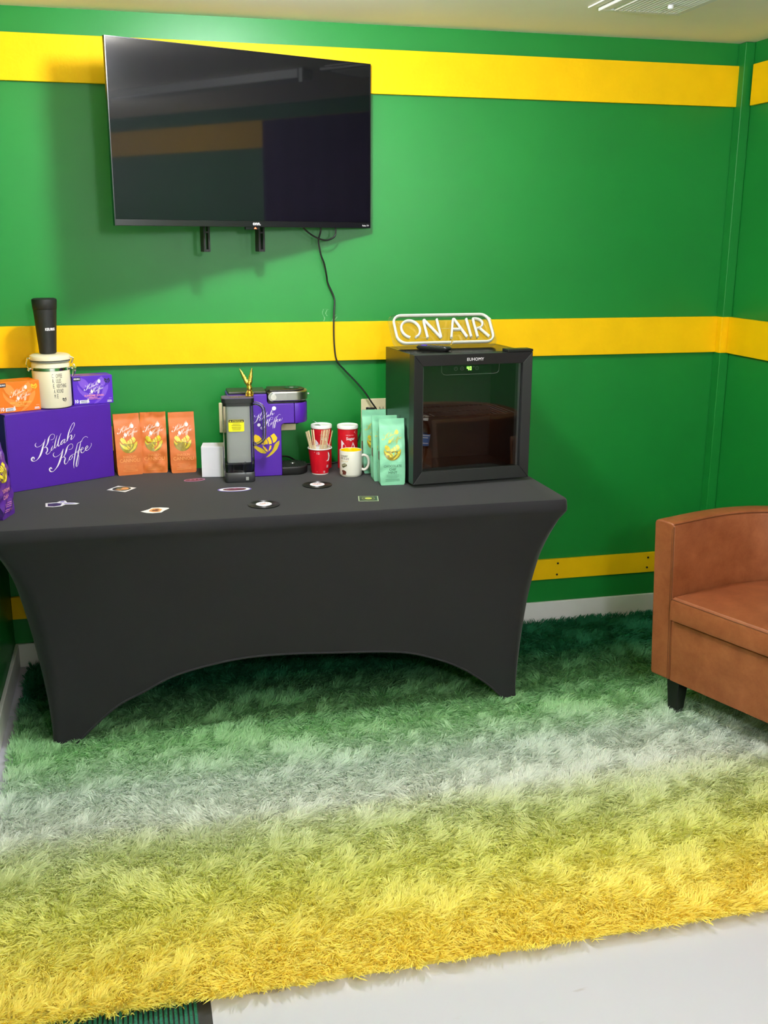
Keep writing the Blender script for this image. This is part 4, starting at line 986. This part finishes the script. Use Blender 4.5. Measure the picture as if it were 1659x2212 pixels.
a, b_ = MB(), MB(); mark_emblem((a, b_), .141, .112, .098, flat_front(-.0008)); a.build('emblem', mat('emblem_yellow', lin(248, 206, 20), .4), cm); b_.build('emblem_claws', mat('emblem_olive', lin(206, 180, 30), .4), cm)
kc = MB(); kc.tube(spline([(.185, .130, .04), (.215, .142, .042), (.245, .150, .035), (.285, .158, .010), (.33, .16, .004), (.40, .155, .004), (.47, .165, .02), (.505, .18, .07), (.53, .19, .12)], 5), .0032, 8); kc.build('power_cord', M_CORD, cm, smooth=True)

# ------------------------------------------------------------------ sugar canisters
def sugar(loc, rz, label, flap):
    t = thing('sugar_canister', label, 'canister', loc, rz, 'red sugar canisters')
    MB().lathe([(.034, 0), (.0375, .002), (.0375, .004), (.0372, .150), (.0372, .152)], 36).build('tube', M_RED, t, smooth=True)
    MB().lathe([(.0378, .1505), (.0392, .152), (.0392, .162), (.0372, .1645), (.0345, .164), (.033, .161), (.001, .1605)], 36).build('lid', M_WHITEPL, t, smooth=True)
    f = lambda u, v: (.0377*math.sin(u/.0377), -.0377*math.cos(u/.0377), v)
    k = MB(); mark_text(k, 'Sugar', .003, .108, .034, f, bold=.02); mark_text(k, '100% Pure Cane', .0, .128, .030, f)
    for u, v, r in ((.020, .140, .0035), (.025, .146, .002), (.025, .135, .002)):
        mark_poly(k, [(u-r, v), (u, v+r*.25), (u+r, v), (u, v-r*.25)], f); mark_poly(k, [(u, v-r), (u+r*.25, v), (u, v+r), (u-r*.25, v)], f)
    k.build('lettering', M_WPRINT, t)
    k = MB()
    for pl_ in ([(-.034, .112), (-.026, .104), (-.016, .090), (-.012, .078), (-.020, .06), (-.034, .06)], [(.012, .104), (.020, .088), (.021, .074), (.012, .060), (-.004, .060), (.004, .080)]):
        mark_poly(k, pl_, f)
    k.build('leaf_print', M_WPRINT, t)
    if flap: MB().add([(-.006, -.024, .163), (-.006, .010, .163), (-.030, .008, .178), (-.030, -.018, .178), (-.006, -.024, .1645), (-.006, .010, .1645), (-.030, .008, .1795), (-.030, -.018, .1795)],
                  [(3, 2, 1, 0), (4, 5, 6, 7), (0, 1, 5, 4), (1, 2, 6, 5), (2, 3, 7, 6), (3, 0, 4, 7)]).build('pour_flap', M_WHITEPL, t)
sugar((1.062, -.128, TZ+.0005), .1, 'red sugar canister with raised flap behind the paper cup', True)
sugar((1.156, -.155, TZ+.0005), 0.02, 'red sugar canister with closed white lid behind the mug', False)

# ------------------------------------------------------------------ paper cup with stirrers
cp = thing('paper_cup', 'red paper cup holding wooden stirrers', 'cup', (1.038, -.226, TZ+.0005))
MB().lathe([(.001, .004), (.029, .004), (.0295, .0), (.0305, .0), (.0308, .004), (.0425, .093), (.0412, .093), (.0300, .006), (.001, .006)], 40, cap=False).build('wall', M_RED, cp, smooth=True)
MB().lathe([(.0425, .0925), (.0443, .0935), (.0447, .0955), (.0436, .0972), (.0412, .0965)], 40, cap=False).build('rim', M_WHITEPL, cp, smooth=True)
MB().lathe([(.0411, .0925), (.0298, .0065)], 40, cap=False).build('inside', M_WHITEPL, cp, smooth=True)
MB().lathe([(.0306, .0005), (.0312, .004)], 40, cap=False).build('foot_ring', M_WHITEPL, cp, smooth=True)
cf = lambda u, v: ((.0312+v*.128)*math.sin(u/.037), -(.0312+v*.128)*math.cos(u/.037), v)
k = MB(); mark_text(k, '12', -.012, .078, .009, cf, bold=.02); mark_text(k, '12', .011, .008, .008, cf, bold=.02)
mark_poly(k, [(.021, .086), (.028, .080), (.033, .070), (.032, .055), (.028, .050), (.017, .051), (.025, .057), (.026, .066)], cf)
for u in (.021, .0235, .026, .0285): mark_grid(k, u, .026, u+.0013, .036, cf, 1, 1)
for u, v in ((-.024, .086), (-.019, .012)): mark_poly(k, [(u-.0015, v-.001), (u+.0015, v-.001), (u, v+.0015)], cf)
k.build('print', M_WPRINT, cp)
M_WOOD = mat('birch_wood', lin(238, 216, 176), 0.6, noise=(60, .06))
def stick():
    mb = MB(); pts = [(-.0031, 0), (.0031, 0), (.0031, .152), (.0022, .1545), (0, .1555), (-.0022, .1545), (-.0031, .152)]
    mb.prism(pts, -.0007, .0007); return mb.build('wooden_stirrer', M_WOOD, bevel=0)
tops = [.986, .991, .996, 1.0, 1.009, 1.017, 1.044, 1.052, 1.057, 1.063, 1.070, 1.076, 1.083, 1.066]
bots = [1.022, 1.024, 1.026, 1.027, 1.026, 1.028, 1.030, 1.035, 1.038, 1.041, 1.045, 1.048, 1.054, 1.050]
s0 = stick()
for i, (a, b_) in enumerate(zip(tops, bots)):
    o = s0 if i == 0 else s0.copy()
    if i: COL.objects.link(o)
    side = i < 6
    tag(o, 'pale wooden stirrer leaning left in the red paper cup' if side else 'pale wooden stirrer leaning right in the red paper cup', 'stirrer', 'stirrers leaning left' if side else 'stirrers leaning right')
    yb = -.232+.0025*(i % 5) if side else -.216-.003*(i % 5); yt = -.238+.0045*(i % 6); zb = TZ+.0075
    P0, P1 = Vector((b_, yb, zb)), Vector((a, yt, zb+.150)); d_ = (P1-P0).normalized(); o.location = P0
    o.rotation_mode = 'QUATERNION'; o.rotation_quaternion = d_.to_track_quat('Z', 'Y') @ Matrix.Rotation(random.Random(i).uniform(-.5, .5), 3, 'Z').to_quaternion()

# ------------------------------------------------------------------ mug
mg = thing('coffee_mug', 'white mug with yellow inside and brown print, in front of sugar canister', 'mug', (1.141, -.282, TZ+.0005))
MB().lathe([(.001, .0), (.036, .0), (.0395, .004), (.0405, .010), (.0408, .092), (.0400, .0945), (.0385, .0935)], 44, cap=False).build('body', mat('white_ceramic', lin(236, 230, 220), .18, spec=.5), mg, smooth=True)
MB().lathe([(.0385, .0935), (.0375, .090), (.0365, .010), (.033, .006), (.001, .006)], 44, cap=False).build('yellow_inside', mat('yellow_glaze', lin(246, 205, 0), .2), mg, smooth=True)
ha = math.radians(-14); hr = lambda r, z: (r*math.cos(ha), r*math.sin(ha), z)
MB().tube(spline([hr(.036, .071), hr(.047, .075), hr(.060, .068), hr(.0655, .050), hr(.062, .032), hr(.050, .021), hr(.037, .024)], 6), .0052, 10, up=(math.sin(-ha), math.cos(ha), 0), flat=1.35).build('handle', bpy.data.materials['white_ceramic'], mg, smooth=True)
mf = lambda u, v: (.0413*math.sin(u/.0413), -.0413*math.cos(u/.0413), v)
def glyphs(mb, u0, u1, v, h, seed, fn):
    rd = random.Random(seed); u = u0
    while u < u1-.002:
        w = rd.uniform(.0022, .0034)
        mark_grid(mb, u, v, u+.0008, v+h, fn, 1, 1)
        if rd.random() > .4: mark_grid(mb, u, v+h*.75, u+w, v+h, fn, 1, 1)
        if rd.random() > .4: mark_grid(mb, u, v, u+w, v+h*.22, fn, 1, 1)
        if rd.random() > .5: mark_grid(mb, u+w-.0008, v, u+w, v+h, fn, 1, 1)
        u += w+(.0012 if rd.random() > .2 else .003)
k = MB(); glyphs(k, -.050, -.0165, .0735, .0065, 3, mf); k.build('grey_print', mat('taupe_print', lin(120, 108, 84), .5), mg)
k = MB(); glyphs(k, -.052, -.0150, .0645, .0070, 8, mf); k.build('brown_lettering', mat('brown_print', lin(98, 44, 34), .5), mg); k = MB()
mark_poly(k, [(-.045, .023), (-.040, .026), (-.032, .025), (-.026, .022), (-.025, .016), (-.028, .011), (-.025, .009), (-.034, .0095), (-.043, .009), (-.041, .015)], mf); k.build('brown_emblem', bpy.data.materials['brown_print'], mg)
k = MB(); glyphs(k, -.048, -.017, .0570, .0035, 5, mf); k.build('orange_print', mat('amber_print', lin(226, 176, 96), .5), mg)
k = MB(); mark_poly(k, [(-.046, .044), (-.038, .049), (-.030, .051), (-.023, .047), (-.022, .043), (-.030, .038), (-.038, .034), (-.044, .037)], mf); pc = k.build('pastry_picture', mat('olive_print', lin(96, 92, 62), .5), mg)
mf2 = lambda u, v: (.0416*math.sin(u/.0416), -.0416*math.cos(u/.0416), v)
k = MB()
for s in (0, .006, .012): mark_poly(k, [(-.042+s, .040+s*.3), (-.040+s, .046+s*.3), (-.037+s, .047+s*.25), (-.039+s, .040+s*.3)], mf2)
k.build('pastry_highlights', mat('cream_print', lin(214, 208, 176), .5), pc)

# ------------------------------------------------------------------ coasters and stickers on the cloth
def coaster(loc, rz, label):
    t = thing('round_coaster', label, 'coaster', loc, rz, 'black record-shaped coasters')
    MB().lathe([(.001, 0), (.050, 0), (.051, .001), (.051, .0030), (.049, .0036), (.0255, .0030), (.001, .0030)], 56).build('disc', mat('black_vinyl', lin(20, 20, 21), .35) if 'black_vinyl' not in bpy.data.materials else bpy.data.materials['black_vinyl'], t, smooth=True)
    gr = MB()
    for r in (.030, .034, .038, .042, .046): gr.lathe([(r, .0033), (r+.0006, .0040), (r+.0012, .0033)], 56, cap=False)
    gr.build('grooves', bpy.data.materials['black_vinyl'], t, smooth=True)
    MB().lathe([(.0255, .0032), (.0250, .0040), (.001, .0040)], 40).build('centre_label', M_WPRINT, t)
    f = lambda u, v: (u, v, .0044)
    k = MB(); glyphs(k, -.016, .012, .004, .005, 4, f); k.build('dark_print', M_BPRINT, t)
    k = MB(); glyphs(k, -.014, .016, -.008, .0045, 7, f); mark_poly(k, [(-.018, -.001), (.017, .001), (.017, .0025), (-.018, .0005)], f); k.build('orange_print', mat('orange_print', lin(232, 110, 50), .5) if 'orange_print' not in bpy.data.materials else bpy.data.materials['orange_print'], t)
    return t
coaster((.778, -.649, TZ+.0004), .4, 'black record-shaped coaster nearest the front edge of table')
coaster((.994, -.414, TZ+.0004), -.3, 'black record-shaped coaster in front of the paper cup')
def sticker(loc, rz, label, outline, base_m, layers, cat='sticker'):
    t = thing('sticker', label, cat, loc, rz)
    MB().slab(outline, 0, .0005).build('backing', base_m, t)
    for i, (polys, m_, nm) in enumerate(layers):
        k = MB()
        for p in polys: k.add([(x, y, .0007+.0002*i) for x, y in p], [tuple(range(len(p)))])
        k.build(nm, m_, t)
    return t
ell = lambda a, b, n=28, cx=0, cy=0, w=0: [(cx+a*math.cos(2*PI*i/n)*(1+w*math.cos(4*PI*i/n)), cy+b*math.sin(2*PI*i/n)*(1+w*math.cos(4*PI*i/n))) for i in range(n)]
M_ST = mat('sticker_white', lin(240, 238, 240), .35)
M_DKP = mat('sticker_dark_purple', lin(58, 42, 84), .4); M_LIL = mat('sticker_lilac', lin(150, 140, 200), .4)
M_AMB = mat('sticker_amber', lin(216, 150, 90), .4); M_PNK = mat('sticker_pink', lin(186, 116, 160), .4); M_OLV = mat('sticker_olive', lin(120, 118, 80), .4)
M_MAR = mat('sticker_maroon', lin(92, 34, 46), .4); M_DGR = mat('sticker_dark_green', lin(44, 60, 48), .4); M_YG = mat('sticker_lime', lin(196, 200, 80), .4)
sticker((.144, -.500, TZ+.0004), -.1, 'small purple and white cut-out sticker in front of large purple carton',
        [(-.052, .020), (-.044, -.026), (-.020, -.032), (.006, -.022), (.014, -.002), (.048, -.004), (.056, .008), (.040, .018), (.016, .022), (.006, .050), (-.010, .044), (-.018, .028), (-.034, .026)], M_ST,
        [([[(-.044, .014), (-.038, -.020), (-.018, -.026), (.000, -.016), (.002, .010), (-.016, .020)]], M_DKP, 'dark_patch'), ([[(.006, .004), (.030, .002), (.048, .007), (.034, .013), (.010, .016)], [(-.008, .040), (.002, .044), (.008, .024), (-.006, .024)]], M_LIL, 'lilac_patch')])
sticker((.333, -.322, TZ+.0004), .0, 'white square sticker with olive circle lying in front of first orange bag',
        [(-.049, -.006), (.012, -.050), (.049, .006), (-.012, .048)], M_ST, [([ell(.031, .031)], M_DGR, 'dark_circle'), ([ell(.014, .018, 18, .010, .0), [(-.024, -.010), (-.004, -.024), (.004, -.020), (-.010, -.006)]], M_AMB, 'amber_figure'), ([ell(.010, .010, 14, -.008, .006)], M_OLV, 'olive_figure')])
sticker((.437, -.644, TZ+.0004), .12, 'white and orange cut-out sticker lying near front edge of table',
        [(-.046, .000), (-.030, -.022), (-.014, -.032), (.014, -.030), (.026, -.010), (.044, .010), (.044, .018), (.020, .032), (-.006, .036), (-.020, .018)], M_ST,
        [([[(-.022, -.006), (-.010, -.022), (.010, -.022), (.022, .004), (.014, .022), (-.004, .026), (-.016, .012)]], M_AMB, 'amber_patch'), ([[(-.014, -.004), (.004, -.014), (.010, -.006), (-.006, .008)], [(.002, .004), (.014, .002), (.010, .014), (.000, .016)]], M_MAR, 'maroon_patch')])
sticker((.584, -.238, TZ+.0004), .16, 'dull pink oval sticker lying in front of small white box',
        ell(.038, .022), M_PNK, [([ell(.033, .017)], M_MAR, 'maroon_oval'), ([[(-.02, -.004), (-.012, .010), (-.006, -.002)], [(-.004, .006), (.002, -.008), (.008, .008)], [(.010, -.004), (.016, .010), (.024, .002)]], M_PNK, 'pink_lettering')])
sticker((.708, -.414, TZ+.0004), -.03, 'purple-edged oval sticker in front of the water tank',
        ell(.053, .034, 36, 0, 0, .09), mat('sticker_violet', lin(108, 92, 176), .4), [([ell(.048, .029, 36, 0, 0, .09)], M_ST, 'white_band'), ([ell(.038, .020, 30, 0, 0, .05)], M_MAR, 'maroon_oval'), ([[(-.03, -.002), (.028, .004), (.028, .008), (-.03, .002)], [(-.006, .012), (.002, .002), (.010, .012)]], M_PNK, 'pink_lettering')])
sticker((1.125, -.640, TZ+.0004), -.19, 'dark green rectangular card lying in front of mint bags',
        [(-.033, -.034), (.033, -.034), (.033, .034), (-.033, .034)], mat('card_edge', lin(176, 190, 150), .4), [([[(-.030, -.031), (.030, -.031), (.030, .031), (-.030, .031)]], M_DGR, 'dark_field'), ([ell(.022, .024)], M_OLV, 'olive_ring'), ([ell(.018, .020)], M_DGR, 'inner_field'), ([ell(.012, .012)], M_YG, 'lime_emblem')], 'card')

# ------------------------------------------------------------------ leather tub chair
ch = thing('tub_chair', 'brown leather tub armchair with black tapered legs on right side', 'armchair', (2.066, -.878, 0), math.atan2(-.938, .347))
def leather():
    m = mat('tan_leather', lin(150, 84, 42), 0.45, spec=0.45)
    nt = m.node_tree; p = nt.nodes['Principled BSDF']; tc = nt.nodes.new('ShaderNodeTexCoord')
    n = nt.nodes.new('ShaderNodeTexNoise'); n.inputs['Scale'].default_value = 9; n.inputs['Detail'].default_value = 7; n.inputs['Roughness'].default_value = .72; n.inputs['Distortion'].default_value = .15
    nt.links.new(tc.outputs['Object'], n.inputs['Vector'])
    r = nt.nodes.new('ShaderNodeValToRGB'); r.color_ramp.elements[0].position = .30; r.color_ramp.elements[1].position = .72
    r.color_ramp.elements[0].color = lin(130, 68, 36); r.color_ramp.elements[1].color = lin(166, 98, 60)
    nt.links.new(n.outputs['Fac'], r.inputs['Fac']); nt.links.new(r.outputs['Color'], p.inputs['Base Color'])
    v = nt.nodes.new('ShaderNodeTexVoronoi'); v.inputs['Scale'].default_value = 330; nt.links.new(tc.outputs['Object'], v.inputs['Vector'])
    b = nt.nodes.new('ShaderNodeBump'); b.inputs['Strength'].default_value = .12; b.inputs['Distance'].default_value = .002
    nt.links.new(v.outputs['Distance'], b.inputs['Height']); nt.links.new(b.outputs['Normal'], p.inputs['Normal'])
    return m
M_LEA = leather(); M_SEAM = mat('dark_leather_seam', lin(112, 60, 30), .5)
CW, R0, YS, TH, Z0, Z1 = .66, .33, .12, .085, .137, .69
def uarc(off, k=40):       # U-shaped path offset inwards by off
    pts = [(off, 0.0), (off, YS*.5), (off, YS)]
    for i in range(1, k): a = PI-PI*i/k; c_, s_ = math.cos(a), math.sin(a); pts.append((R0+(R0-off)*math.copysign(abs(c_)**.8, c_), YS+(.445-off)*abs(s_)**.8))
    return pts+[(CW-off, YS), (CW-off, YS*.5), (CW-off, 0.0)]
prof = [(0.004, Z0), (0, Z0+.01), (0, Z1-.014), (.004, Z1-.004), (.014, Z1), (TH-.016, Z1), (TH-.005, Z1-.004), (TH, Z1-.013), (TH, Z0+.01), (TH-.004, Z0)]
paths = [uarc(o) for o, z in prof]
def shear(p): return (p[0], p[1]-.032*max(0, (p[2]-Z0))/.55, p[2])
mb = MB(); mb.loft([[shear((paths[j][i][0], paths[j][i][1], prof[j][1])) for j in range(len(prof))] for i in range(len(paths[0]))])
mb.build('shell', M_LEA, ch, smooth=True, bevel=0.007, segs=3)
ap = MB(); vs = []
for x in (TH-.001, CW-TH+.001):
    for y, z in ((.0, Z0), (.0, .352), (.05, .358), (.05, Z0)): vs.append(shear((x, y+.0015, z)))
ap.add(vs, [(0, 1, 2, 3), (7, 6, 5, 4), (0, 4, 5, 1), (1, 5, 6, 2), (2, 6, 7, 3), (3, 7, 4, 0)]); ap.build('front_panel', M_LEA, ch, bevel=0.003)
dk = MB(); dk.slab([(TH, .03), (CW-TH, .03)]+[(p[0], p[1]) for p in reversed(uarc(TH-.002)[2:-2])], .30, .355); dk.build('seat_deck', M_LEA, ch)
un = MB(); un.slab([(.03, .02), (CW-.03, .02)]+[(p[0], p[1]) for p in reversed(uarc(.03)[2:-2])], Z0+.002, Z0+.012); un.build('underside', M_BLACKM, ch)
# cushion
cpth = [(TH+.004, -.022)]+[(p[0], p[1]) for p in uarc(TH+.004)[1:-1]]+[(CW-TH-.004, -.022)]
cu = MB(); cc = (R0, .22); rings = []
for k, z in ((.955, .357), (.99, .362), (1.0, .372), (1.0, .422), (.99, .434), (.965, .441), (.8, .447), (.5, .452), (.2, .454)):
    rings.append([(cc[0]+(x-cc[0])*(1-(1-k)*(1 if k < .9 else 1)), cc[1]+(y-cc[1])*k-.006, z) for x, y in cpth])
cu.loft(rings); cush = cu.build('seat_cushion', M_LEA, ch, smooth=True)
pp = MB(); pp.tube([(cc[0]+(x-cc[0])*.992, cc[1]+(y-cc[1])*.993-.006, .4335) for x, y in [cpth[0]]+[cpth[-1]]], .0014, 6); pp.tube([(cc[0]+(x-cc[0])*.992, cc[1]+(y-cc[1])*.993-.006, .4335) for x, y in cpth[:9]], .0022, 6); pp.build('cushion_seam', M_SEAM, cush, smooth=True)
ip = uarc(TH-.003)
sm = MB(); sm.tube([shear((x, y, Z1-.0045)) for x, y in ip[:]], .0018, 6); 
for s in (TH-.002, CW-TH+.002): sm.tube([shear((s, -.0012, z)) for z in (Z1-.01, .6, .5, .42, .37, .34, .25, Z0+.005)], .0016, 6)
for s in (TH-.010, CW-TH+.010): sm.tube([shear((s, -.0010, z)) for z in (Z1-.02, .5, .37, .25, Z0+.005)], .0008, 5)
sm.build('seam_piping', M_SEAM, ch, smooth=True)
for x, y in ((.088, .040), (CW-.088, .040), (.16, .42), (CW-.16, .42)):
    lg = MB(); lg.loft([[(x+a*(.026 if z > .1 else .018), y+b_*(.026 if z > .1 else .018), z) for a, b_ in ((-1, -1), (1, -1), (1, 1), (-1, 1))] for z in (.0118, Z0+.001)]); lg.build('leg', mat('black_lacquer', lin(14, 14, 16), .35) if 'black_lacquer' not in bpy.data.materials else bpy.data.materials['black_lacquer'], ch, bevel=.003)

ch2 = copy_tree(ch); ch2.location = (2.14, -1.96, 0); ch2.rotation_euler = (0, 0, math.radians(-84))
ch2['label'] = 'second brown leather tub armchair, mirrored dark brown in the fridge door glass'
for o in (ch, ch2): o['group'] = 'brown leather tub armchairs'
